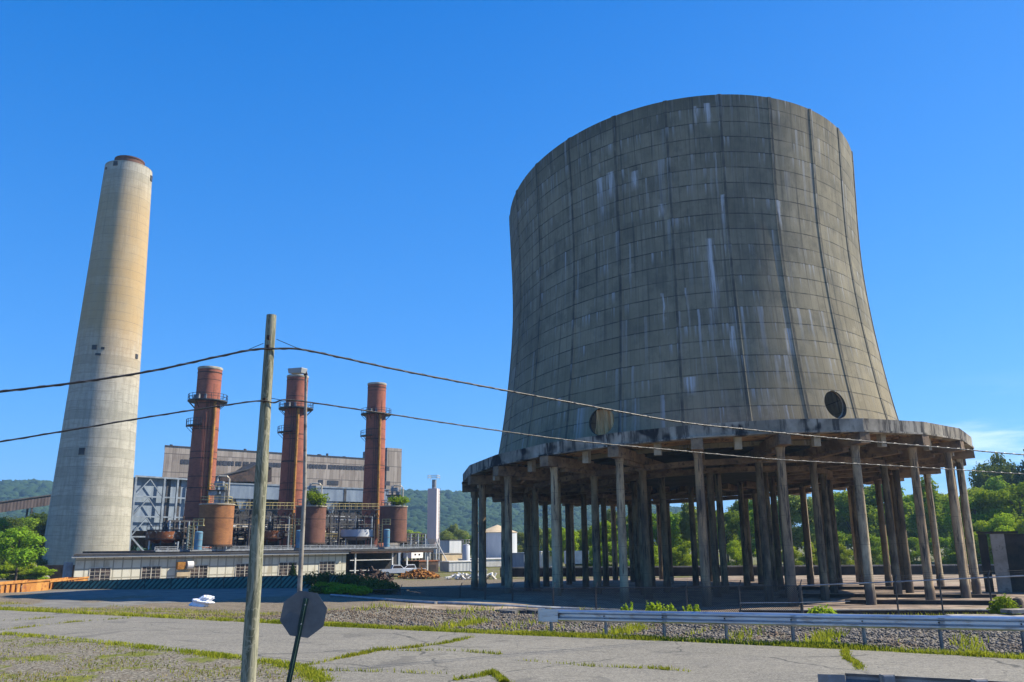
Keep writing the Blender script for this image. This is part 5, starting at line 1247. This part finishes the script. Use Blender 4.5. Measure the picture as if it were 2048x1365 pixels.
def wire(name, label, pts, r, mat, cat='cable', sub=None):
    X0, Y0 = tp.x, PY - .15; dx, dy = (19.9 + 4.97), 15.0; ps = []
    for x, y in pts:
        rr = ray(x, y); q = rr.x / rr.y; t = (q * Y0 - X0) / (dx - q * dy); Yw = Y0 + dy * t; ps.append(P(x, y, Yw))
    sm = []
    for i in range(len(ps) - 1):
        p0, p1, p2, p3 = ps[max(i - 1, 0)], ps[i], ps[i + 1], ps[min(i + 2, len(ps) - 1)]
        for k in range(8):
            t = k / 8; sm.append(.5 * ((2 * p1) + (p2 - p0) * t + (2 * p0 - 5 * p1 + 4 * p2 - p3) * t * t + (3 * p1 - p0 - 3 * p2 + p3) * t ** 3))
    sm.append(ps[-1]); o = thing(name, label, cat, ps[0]); L = [p - ps[0] for p in sm]
    m = MB(); m.tube(L, r, 8); m.build('cable', M[mat], o, True)
    # messenger strand and lashing wound round the bundle
    s2 = []; m = MB(); acc = 0
    for i, p in enumerate(L[:-1]):
        seg = max(2, int((L[i + 1] - p).length / .07))
        for k in range(seg):
            q = p.lerp(L[i + 1], k / seg); acc += (L[i + 1] - p).length / seg; a = acc * 2 * pi / .6; s2.append(q + Vector((0, cos(a) * r, sin(a) * r)) * 1.15)
    m.tube(s2, r * .32, 4); m.build('lashing', M['shinycable' if mat == 'cable' else mat], o)
    for seg in sub or ():
        q = [P(x, y, PY - .12) - ps[0] for x, y in seg]; m = MB(); m.tube(q, .007, 5); m.build('tie_wire', M['cable'], o)
wire('overhead_cable', 'upper black overhead cable bundle on the utility pole', [(-260, 822), (-60, 793), (0, 784), (150, 766), (300, 743), (430, 715), (505, 700), (545, 698), (600, 699), (680, 715), (800, 741), (950, 770), (1150, 807), (1350, 843), (1500, 860), (1700, 880), (1900, 897), (2060, 911), (2400, 935)], .021, 'cable', sub=([(527, 687), (498, 699)], [(553, 679), (600, 699)]))
wire('overhead_cable', 'lower black overhead cable on the utility pole', [(-260, 924), (-60, 893), (0, 884), (150, 859), (300, 834), (430, 814), (520, 802), (548, 806), (572, 800), (640, 808), (780, 829), (950, 855), (1150, 882), (1350, 901), (1550, 919), (1750, 930), (1900, 939), (2060, 949), (2400, 966)], .015, 'cable', sub=([(543, 797), (565, 801)],))

def street_lamp():
    Y = 52.; b = P(598.5, 1192, Y); t = P(612, 745, Y); zb = float(terrain(b.x, b.y)) - .2; T = thing('street_lamp', 'tall slim lamp post with a white box shaped lamp head', 'street lamp', (b.x, b.y, zb)); h = t.z - zb
    m = MB(); m.tube([(0, 0, 0), (0, 0, h * .5), (t.x - b.x, 0, h)], [.155, .125, .085], 14); m.build('pole', M['conc'], T, True)
    m = MB(); m.cyl((0, 0, 0), (0, 0, .3), .28, n=14); m.build('base', M['conc'], T)
    c = P(595, 745, Y) - Vector((b.x, b.y, zb)); top = Vector((t.x - b.x, 0, h))
    m = MB(); hx = Vector((1, -.55, 0)).normalized(); hy = Vector((.55, 1, 0)).normalized(); 
    V = []
    for z, k in ((-.13, .9), (.15, 1.0), (.19, .97)):
        for sx, sy in ((-1, -1), (1, -1), (1, 1), (-1, 1)): V.append(Vector((c.x, 0, c.z + .05)) + hx * (.60 * sx * k) + hy * (.27 * sy * k) + Vector((0, 0, z + .03 * -sx)))
    m.add(V, [(0, 3, 2, 1), (0, 1, 5, 4), (1, 2, 6, 5), (2, 3, 7, 6), (3, 0, 4, 7), (4, 5, 9, 8), (5, 6, 10, 9), (6, 7, 11, 10), (7, 4, 8, 11), (8, 9, 10, 11)]); m.build('lamp_head', M['soffit'], T)
    m = MB(); m.beam(top + Vector((0, 0, -.2)), top + Vector((-.1, 0, .2)), .22, .22); m.build('bracket', M['rustdark'], T)
street_lamp()
def stop_sign():
    Y = 15.; c = P(607, 1229, Y); f = P(566, 1420, Y); top = P(611, 1203, Y); d = (top - f); d.normalize()
    g = f - d * ((f.z + .3) / d.z); g = Vector((f.x + (0 - f.z) * d.x / d.z, f.y, 0)); T = thing('traffic_sign', 'leaning octagonal sign seen from behind, blank grey back on a green post', 'sign', g)
    L = (top - g).length + .05; side = Vector((d.z, 0, -d.x))
    m = MB(); n = Vector((0, -1, 0)); pr = [(-.045, 0), (-.018, .0), (-.014, -.035), (.014, -.035), (.018, 0), (.045, 0)]   # U channel, open side hidden
    vs = []
    for k in (0, 1):
        for (u, w_) in pr: vs.append(d * (L * k - (.3 if k == 0 else 0)) + side * u + Vector((0, w_, 0)))
        for (u, w_) in pr: vs.append(d * (L * k - (.3 if k == 0 else 0)) + side * u + Vector((0, w_ + .007, 0)))
    K = len(pr); fs = []
    for i in range(K - 1): fs += [(i, i + 1, 2 * K + i + 1, 2 * K + i), (K + i, K + i + 1, 3 * K + i + 1, 3 * K + i)]
    m.add(vs, fs); po = m.build('post', M['postgreen'], T)
    m = MB()
    for i in range(int(L / .025)):
        q = d * (i * .025) + Vector((0, -.0365, 0)); m.box(q, (.011, .003, .011))
    m.build('bolt_holes', M['blackhole'], po)
    r = .405; a0 = pi / 8 + math.atan2(d.x, d.z) * -1.0
    cc = c - g; poly = [cc + side * (r * cos(pi / 8 + i * pi / 4)) + d * (r * sin(pi / 8 + i * pi / 4)) + Vector((0, .012, 0)) for i in range(8)]
    sk = Matrix.Rotation(R(14), 3, 'Z')
    m = MB(); V = [cc + sk @ (p - cc) + Vector((0, .01, 0)) for p in poly]; V2 = [p + Vector((0, .004, 0)) for p in V]; m.add(V + V2, [tuple(range(8)), tuple(range(15, 7, -1))] + [(i, (i + 1) % 8, 8 + (i + 1) % 8, 8 + i) for i in range(8)]); m.build('sign_plate', M['signback'], T)
    m = MB()
    for k in (-.16, .16): q = cc + d * k + Vector((0, -.04, 0)); m.cyl(q, q + Vector((0, .02, 0)), .013, n=6)
    m.build('bolt', M['galvdark'], T)
stop_sign()
def plastic_lump():
    p = GT(403, 1214); m = MB(); g = np.random.default_rng(4); bm = bmesh.new(); bmesh.ops.create_icosphere(bm, subdivisions=4, radius=1)
    V = np.array([v.co[:] for v in bm.verts]); Fc = [[v.index for v in f.verts] for f in bm.faces]; bm.free()
    k = 1 + .22 * np.sin(V[:, 0] * 5 + V[:, 2] * 7) + .14 * np.sin(V[:, 1] * 9 + 1) + .16 * np.abs(np.sin(V[:, 0] * 9 + V[:, 1] * 4 - V[:, 2] * 6))
    V = V * k[:, None] * np.array([.62, .42, .30]); V[:, 2] += .28 + .16 * V[:, 0]
    m.add([tuple(v) for v in V], Fc); o = m.build('plastic_sheet', M['plastic'], None, False); o.location = p; tag(o, 'crumpled white plastic sheet dumped on the grass bank', 'plastic sheet')
plastic_lump()

# ------------------------------------------------------------------ trees
def crown_blobs(g, kind):
    bl = []
    if kind == 'round':
        for i in range(18): a = g.uniform(0, 6.28); z = g.uniform(4.5, 13); q = g.uniform(.3, 1) * 4.4 * math.sqrt(max(.05, 1 - ((z - 8.2) / 6.2) ** 2)); r = g.uniform(1.3, 2.4); bl.append((q * cos(a), q * sin(a), z, r, r, r * .8))
    elif kind == 'tall':
        for i in range(20): a = g.uniform(0, 6.28); z = g.uniform(3, 14); q = g.uniform(.2, 1) * 2.9 * math.sqrt(max(.1, 1 - ((z - 8) / 7.5) ** 2)); r = g.uniform(.95, 1.7); bl.append((q * cos(a), q * sin(a), z, r, r, r))
    elif kind == 'wide':
        for i in range(22): a = g.uniform(0, 6.28); z = g.uniform(5.5, 13.2); q = g.uniform(.25, 1) * 5.8 * math.sqrt(max(.1, 1 - ((z - 8.8) / 5.5) ** 2)); r = g.uniform(1.2, 2.2); bl.append((q * cos(a), q * sin(a), z, r, r, r * .65))
    elif kind == 'low':
        for i in range(16): a = g.uniform(0, 6.28); z = g.uniform(1.2, 12); q = g.uniform(.2, 1) * 4.6 * math.sqrt(max(.1, 1 - ((z - 5) / 8.5) ** 2)); r = g.uniform(1.4, 2.4); bl.append((q * cos(a), q * sin(a), z, r, r, r * .8))
    return bl
PROTO = {}
def tree_proto(kind, mat, seed, n, size):
    key = (kind, mat, seed)
    if key in PROTO: return PROTO[key]
    g = random.Random(seed); bl = crown_blobs(g, kind); cm = leafmesh('crown', bl, n, size, M[mat], seed)
    m = MB(); top = 11.5; lean = g.uniform(-.4, .4)
    m.tube([(0, 0, -.5), (.05, 0, 2), (lean * .5, .1, 6), (lean, .15, top)], [.32, .25, .17, .05], 8)
    for b in bl[:11]:
        z0 = max(2.0, b[2] - g.uniform(1.5, 3.5)); m.tube([(lean * z0 / top, 0, z0), (b[0] * .5, b[1] * .5, (z0 + b[2]) / 2 + .3), (b[0], b[1], b[2])], [.12, .075, .025], 5)
    tm = m.mesh('trunk', M['bark'], True); PROTO[key] = (cm, tm); return PROTO[key]
def tree(label, group, px, ytop, Y, kind, mat, seed, wid=1.0, zb=-2.5, name='tree', n=12000, size=.24):
    cm, tm = tree_proto(kind, mat, seed, n, size); t = P(px, ytop, Y); h = t.z - zb; T = thing(name, label, 'tree', (t.x, t.y, zb), (px * 7.13) % 6.28, group); s_ = h / 14.3
    T.scale = (s_ * wid, s_ * wid, s_)
    link('trunk', tm, T); link('crown', cm, T); return T
g = random.Random(21)
LAB = {'row': ('leafy green tree in the dense row behind the cooling tower columns', 'trees in the row behind the cooling tower'), 'low': ('low bright yellow green tree or bush in front of the tree row behind the tower', 'low trees behind the cooling tower'), 'right': ('bright green rounded tree at the right edge beyond the cooling tower', 'bright trees at the right edge'), 'tall': ('tall dark tree towering over the others at the right edge', 'tall dark trees at the right edge'), 'left': ('dark leafy tree below the conveyor gallery at the left edge', 'dark trees at the left edge'), 'mid': ('pale olive tree between the silo and the tower columns', 'pale trees behind the yard'), 'back': ('hazy tree at the foot of the wooded hill behind the yard', 'trees at the foot of the hill')}
kinds = (('round', 'leafA', 1), ('tall', 'leafD', 2), ('low', 'leafA', 3), ('tall', 'leafA', 4), ('round', 'leafD', 5), ('round', 'leafB', 6))
x = 1130.
while x < 2060:
    yt = np.interp(x, [1130, 1200, 1300, 1420, 1520, 1640, 1760, 1900, 2060], [1058, 1040, 1012, 1006, 1002, 985, 972, 965, 955]) + g.uniform(-10, 16)
    k = g.choice(kinds); tree(*LAB['row'], x, yt, g.uniform(178, 215), *k, wid=g.uniform(.9, 1.15), zb=-2.6); x += g.uniform(24, 40)
x = 1190.
while x < 1960:
    tree(*LAB['low'], x, np.interp(x, [1190, 1500, 1960], [1092, 1078, 1062]) + g.uniform(-14, 14), g.uniform(158, 170), *g.choice((('low', 'leafB', 7), ('low', 'leafA', 3), ('low', 'leafB', 8))), wid=g.uniform(1.0, 1.5), zb=-2.6); x += g.uniform(34, 62)
for x, yt, Y, k in ((1945, 985, 150, ('round', 'leafA', 1)), (1985, 968, 148, ('round', 'leafA', 9)), (2030, 962, 146, ('wide', 'leafA', 10)), (1962, 1030, 138, ('low', 'leafB', 7)), (2010, 1018, 136, ('low', 'leafB', 8)), (2055, 1010, 136, ('low', 'leafB', 7)), (1930, 1040, 142, ('low', 'leafA', 3)), (2090, 975, 150, ('round', 'leafA', 1))): tree(*LAB['right'], x, yt, Y, *k, wid=1.1)
for x, yt in ((1975, 906), (2030, 884), (2085, 880)): tree(*LAB['tall'], x, yt, 205, 'wide', 'leafC', 12 + int(x) % 3, wid=.62, n=9000, size=.24)
for x, yt, Y, k in ((895, 1062, 300, ('round', 'leafD', 5)), (905, 1052, 330, ('tall', 'leafD', 2)), (925, 1060, 310, ('round', 'leafD', 5)), (880, 1070, 320, ('tall', 'leafA', 4)), (945, 1066, 300, ('round', 'leafA', 1)), (1045, 1066, 260, ('round', 'leafD', 5)), (1080, 1060, 265, ('tall', 'leafD', 2)), (1110, 1052, 255, ('round', 'leafA', 1)), (1062, 1078, 250, ('low', 'leafB', 7)), (1095, 1084, 245, ('low', 'leafB', 8)), (1130, 1080, 240, ('low', 'leafA', 3))): tree(*LAB['mid'], x, yt, Y, *k)
for x in (828, 842, 858, 874, 815): tree(*LAB['back'], x, 1062 + g.uniform(-8, 8), 420, *g.choice((('round', 'leafA', 1), ('round', 'leafB', 6))), wid=1.2)
for x, yt, Y, wd in ((-30, 1030, 170, 1.2), (10, 1030, 190, 1.2), (45, 1028, 200, 1.3), (85, 1022, 205, 1.3), (115, 1030, 200, 1.2), (70, 1060, 180, 1.2), (100, 1075, 170, 1.2), (-10, 1060, 165, 1.1), (130, 1040, 215, 1.2)): tree(*LAB['left'], x, yt, Y, *g.choice((('round', 'leafA', 1), ('low', 'leafC', 15))), wid=wd)
tree('single small green tree with a bare trunk left of the chimney', None, 44, 1056, 124, 'wide', 'leafA', 17, wid=1.25, n=5000, size=.3)
for x, yt in ((20, 1118), (60, 1122), (85, 1130), (-20, 1112)): tree('low yellow green bush on the slope left of the chimney', 'bushes left of the chimney', x, yt, 140, 'low', 'leafB', 8, wid=2.2)
for x in (300, 345, 275): tree('green bush showing under the precipitator frame', 'bushes below the precipitator', x, 1068, 225, 'low', 'leafA', 3, wid=1.1)
# conifer, thickets, weeds
c = GT(584, 1168); T = thing('conifer', 'small dark cone shaped conifer in front of the workshop window', 'tree', (c.x, c.y, c.z)); hc = P(584, 1128, c.y).z - c.z
bl = [(0, 0, hc * (.08 + .88 * k / 9), .33 * hc * (1 - k / 10.5), .33 * hc * (1 - k / 10.5), hc * .085) for k in range(10)]
link('crown', leafmesh('crown', bl, 3500, .09, M['leafE'], 31), T); MB().cyl((0, 0, -.2), (0, 0, hc * .8), .1, .02, 8).build('trunk', M['bark'], T)
k = 0
for px, py, r, h, mt in ((630, 1176, 2.2, 1.7, 'leafC'), (672, 1176, 2.6, 1.6, 'leafC'), (712, 1180, 2.5, 1.9, 'leafC'), (745, 1186, 2.3, 1.5, 'leafC'), (655, 1184, 1.8, .95, 'leafA'), (688, 1188, 1.9, .95, 'leafA'), (718, 1191, 1.7, .85, 'leafA'), (640, 1188, 1.5, .7, 'leafC'), (775, 1188, 1.6, 1.1, 'leafC')):
    p = GT(px, py); k += 1; shrub('dark green bush in the thicket right of the street lamp' if mt == 'leafC' else 'lower bright green bush in front of thicket right of the street lamp', p, r, h, mt, 2600, .10, 'dark thicket bushes' if mt == 'leafC' else 'bright thicket bushes', 40 + k, 'bush')
for px, py, r, h in ((1300, 1214, .9, 1.1), (1340, 1216, 1.0, .9), (1385, 1217, .6, .8), (1250, 1212, .5, .7)):
    p = P(px, py, 58); p.z = float(terrain(p.x, p.y)); h2 = P(px, py - 14, 58).z - p.z; k += 1; shrub('bright green weed clump along the foot of the chain link fence', p, r, max(h2, .8), 'leafB', 620, .10, 'weed clumps at the fence', 60 + k, 'weeds', loose=True)
for px, py, r, h, lab in ((1642, 1226, .8, 1.3, 'green weed clump on the grass left of the lettering free kerb'), (2008, 1208, .95, 1.9, 'leafy green bush in front of the basin kerb at right edge')):
    p = P(px, py, 54); z = float(terrain(p.x, p.y)); top = P(px, py - 16, 54).z; k += 1; shrub(lab.replace(' lettering free', ' basin'), (p.x, p.y, z), r, max(.9, top - z), 'leafA' if px > 1900 else 'leafB', 1300, .11, None, 60 + k, 'bush')

# ------------------------------------------------------------------ grass, gravel, weeds on the ground
def blades(name, label, pts, h, mat, seed, wd=.012, kind='stuff', cat='grass'):
    g_ = np.random.default_rng(seed); p = np.asarray(pts, float); n = len(p); a = g_.uniform(0, 2 * pi, n); hh = h * g_.uniform(.45, 1.35, n) * (np.asarray(pts)[:, 3] if p.shape[1] > 3 else 1)
    u = np.stack([np.cos(a), np.sin(a), 0 * a], 1) * (wd * g_.uniform(.7, 1.4, n))[:, None]; ln = np.stack([np.cos(a + 1.3), np.sin(a + 1.3), 0 * a], 1) * (hh * g_.uniform(.1, .7, n))[:, None]
    b = p[:, :3]; V = np.stack([b - u, b + u, b + ln * .4 + u * .7 + np.stack([0 * a, 0 * a, hh * .6], 1), b + ln + np.stack([0 * a, 0 * a, hh], 1)], 1)
    V = V[:, [0, 1, 2, 3]]; o = link(name, np_mesh(name, V.reshape(-1, 3), np.arange(4 * n).reshape(-1, 4), M[mat])); return tag(o, label, cat, kind=kind)
def along(poly, width, n, g_, clump=True, onterr=True):
    poly = [Vector(q) for q in poly]; L = [(b - a).length for a, b in zip(poly, poly[1:])]; tot = sum(L); out = []
    cl = [g_.uniform(0, tot) for _ in range(max(4, int(tot * 1.1)))]
    for i in range(n):
        s_ = (g_.choice(cl) + g_.gauss(0, .22)) if (clump and g_.random() < .65) else g_.uniform(0, tot)
        s_ = min(max(s_, 0), tot - 1e-4); k = 0
        while s_ > L[k] and k < len(L) - 1: s_ -= L[k]; k += 1
        p = poly[k].lerp(poly[k + 1], s_ / L[k]); d = (poly[k + 1] - poly[k]).normalized(); nn = Vector((-d.y, d.x, 0)); off = g_.gauss(0, width * .5); q = p + nn * off
        out.append((q.x, q.y, float(terrain(q.x, q.y)) - .005, max(.35, 1.15 - abs(off) / width * .6)))
    return out
gg = random.Random(77)
far = [G(x, y - 2) for x, y in ((-60, 1219), (240, 1233), (480, 1245), (740, 1258), (1000, 1270), (1350, 1284), (1700, 1300), (2060, 1321))]
pts = along(far[2:], .27, 21000, gg) + along(far[:3], .3, 3500, gg)
blades('verge_grass', 'yellow green grass strip along the far edge of the road', pts, .125, 'grass', 1)
pts = along(near_edge[0:], .34, 5200, gg)
blades('near_verge_grass', 'straggly grass along the near edge of the road at left', pts, .09, 'grass', 2)
cr = [[(600, 1336), (700, 1314), (760, 1302), (840, 1295), (890, 1288), (945, 1276)], [(0, 1262), (70, 1254), (140, 1246), (210, 1241), (262, 1237)], [(1690, 1302), (1694, 1318), (1716, 1330), (1720, 1342)], [(905, 1362), (950, 1356), (985, 1347), (1010, 1366)], [(740, 1300), (800, 1303), (900, 1302), (1000, 1310)], [(1040, 1322), (1180, 1334), (1300, 1338), (1380, 1345)], [(620, 1342), (760, 1345), (900, 1350)], [(0, 1243), (60, 1240), (110, 1236)]]
pts = []
for q, w_ in zip(cr, (1300, 300, 900, 1100, 260, 260, 160, 120)): pts += along([G(*a) for a in q], .10 if w_ < 900 else .12, w_, gg)
blades('crack_grass', 'grass growing in the cracks of the road', [(a, b, .008, d_) for a, b, c_, d_ in pts], .085, 'grass', 3)
def scatter(n, px0, px1, py0, py1, cond, g_):
    out = []
    while len(out) < n:
        p = G(g_.uniform(px0, px1), g_.uniform(py0, py1)); 
        if cond(p.x, p.y): out.append((p.x, p.y, float(terrain(p.x, p.y)) - .004, g_.uniform(.5, 1.2)))
    return out
ne = [(p.x, p.y) for p in near_edge] + [(-3, 2), (-30, 2), (-30, near_edge[0].y)]
fg = lambda X, Y: bool(inpoly(np.array([X]), np.array([Y]), ne)[0]) and math.sin(X * 1.7 + 1.2 * math.sin(Y * 1.1)) + math.sin(Y * 2.3 + X) > gg.uniform(-1.2, 1.2)
pts = scatter(4200, -40, 650, 1268, 1400, fg, gg)
blades('patch_grass', 'patchy low grass on the gravel at the lower left', pts[:2300], .06, 'grass', 4); blades('dry_patch_grass', 'dry straw coloured grass on the gravel at the lower left', pts[2300:], .065, 'grassdry', 5)
def bank(n, t0, t1, s0, s1, prob, g_):
    out = []
    while len(out) < n:
        t = g_.uniform(t0, t1); s_ = g_.uniform(s0, s1)
        X = -10.26 + .465 * s_ + .8855 * t; Y = 32.44 + .8855 * s_ - .465 * t
        if g_.random() < prob(X, Y, s_, t): out.append((X, Y, float(terrain(X, Y)) - .01, g_.uniform(.6, 1.3)))
    return out
lanep = [tuple(GT(*q)[:2]) for q in ((-60, 1214), (95, 1217), (190, 1218), (300, 1207), (490, 1196), (640, 1190), (650, 1172), (400, 1176), (230, 1180), (60, 1186), (-60, 1190))]
verg = [tuple(GT(*q)[:2]) for q in ((-60, 1189), (60, 1187), (100, 1192), (80, 1206), (30, 1209), (-60, 1209))]
def inl(X, Y): return bool(inpoly(np.array([X]), np.array([Y]), lanep)[0]) and not bool(inpoly(np.array([X]), np.array([Y]), verg)[0])
pat = lambda X, Y, s_, t: 0. if inl(X, Y) else (.12 + .88 * max(0, min(1, .5 + .6 * math.sin(X * .9 + 2 * math.sin(Y * .5)) + .5 * math.sin(Y * 1.3 + X * .4))))
pts = bank(10000, -34, -2, .4, 12, pat, gg)
blades('bank_grass', 'rough grass on the bank between road and workshop yard', pts[:4800], .12, 'grass', 6); blades('dry_bank_grass', 'dry yellow grass on the bank between road and workshop yard', pts[4800:], .13, 'grassdry', 7)
pts = bank(500, -3, 14, 6.0, 9.5, lambda X, Y, s_, t: max(0, math.sin(t * 1.9) * math.sin(t * .7 + 1)) ** 2 * .35 + .02, gg) + bank(2500, 8, 34, 1.0, 4, lambda X, Y, s_, t: max(0, math.sin(t * 2.6 + 2) * math.sin(t * .55)) ** 2, gg)
blades('gravel_weeds', 'green weeds sprouting from the gravel bank', pts, .22, 'grass', 8, .016)
pts = [(p.x, p.y, float(terrain(p.x, p.y)) - .02, 1.) for p in (P(gg.uniform(1480, 2060), 1225, gg.uniform(46, 60.5)) for _ in range(9000))]
blades('kerb_grass', 'rough grass in front of the basin kerb', pts, .30, 'grass', 9, .03)
def stones(name, label, n, prob, seed, t0=-6, t1=36, s0=.6, s1=10.5, lo=.012, hi=.058, mt='stone'):
    g_ = np.random.default_rng(seed); t = g_.uniform(t0, t1, n * 3); s_ = g_.uniform(s0, s1, n * 3); X = -10.26 + .465 * s_ + .8855 * t; Y = 32.44 + .8855 * s_ - .465 * t
    keep = g_.random(n * 3) < prob(X, Y, s_, t); X, Y = X[keep][:n], Y[keep][:n]; m_ = len(X)
    bm = bmesh.new(); bmesh.ops.create_icosphere(bm, subdivisions=1, radius=1); bv = np.array([v.co[:] for v in bm.verts])[:12] if False else np.array([v.co[:] for v in bm.verts]); bf = np.array([[v.index for v in f.verts] for f in bm.faces]); bm.free()
    sz = np.exp(g_.uniform(np.log(lo), np.log(hi), m_)); jit = 1 + .28 * g_.standard_normal((m_, len(bv), 1)); sc = g_.uniform(.6, 1.4, (m_, 1, 3)) * np.array([1, 1, .75])
    V = bv[None] * jit * sc * sz[:, None, None] + np.stack([X, Y, terrain(X, Y) + sz * .25], 1)[:, None]
    Fc = bf[None] + (np.arange(m_) * len(bv))[:, None, None]
    tag(link(name, np_mesh(name, V.reshape(-1, 3), Fc.reshape(-1, 3), M[mt])), label, 'gravel', kind='stuff')
stones('ballast_gravel', 'grey and brown ballast stones covering the bank behind the guardrail', 42000, lambda X, Y, s_, t: ss(3, 13, t + 2.5 * np.sin(s_ * 1.1)) * .9 * ss(.6, 1.6, s_), 3)
stones('earthy_gravel', 'brown earthy gravel on the bank left of the grey ballast', 15000, lambda X, Y, s_, t: ss(-8, -1, t) * (1 - .8 * ss(6, 16, t)) * .8 * ss(.4, 1.4, s_), 5, t0=-8, t1=20, lo=.014, hi=.045, mt='stonebrown')
stones('loose_gravel', 'small loose gravel on the lower left verge', 3500, lambda X, Y, s_, t: inpoly(X, Y, ne) * 1., 4, -25, 15, -22, -4, .008, .022)

# ------------------------------------------------------------------ haze
def haze():
    m = bpy.data.materials.new('haze'); m.use_nodes = True; n = m.node_tree.nodes; n.remove(n['Principled BSDF']); v = n.new('ShaderNodeVolumePrincipled')
    v.inputs['Color'].default_value = (.40, .70, 1.0, 1); v.inputs['Density'].default_value = 0.0002; v.inputs['Anisotropy'].default_value = .2
    m.node_tree.links.new(v.outputs[0], n['Material Output'].inputs['Volume'])
    b = MB(); b.bb(-4100, 4100, -400, 5100, -45, 210); o = b.build('haze', m); tag(o, 'thin blue summer haze over the valley', 'haze', kind='stuff')
haze()
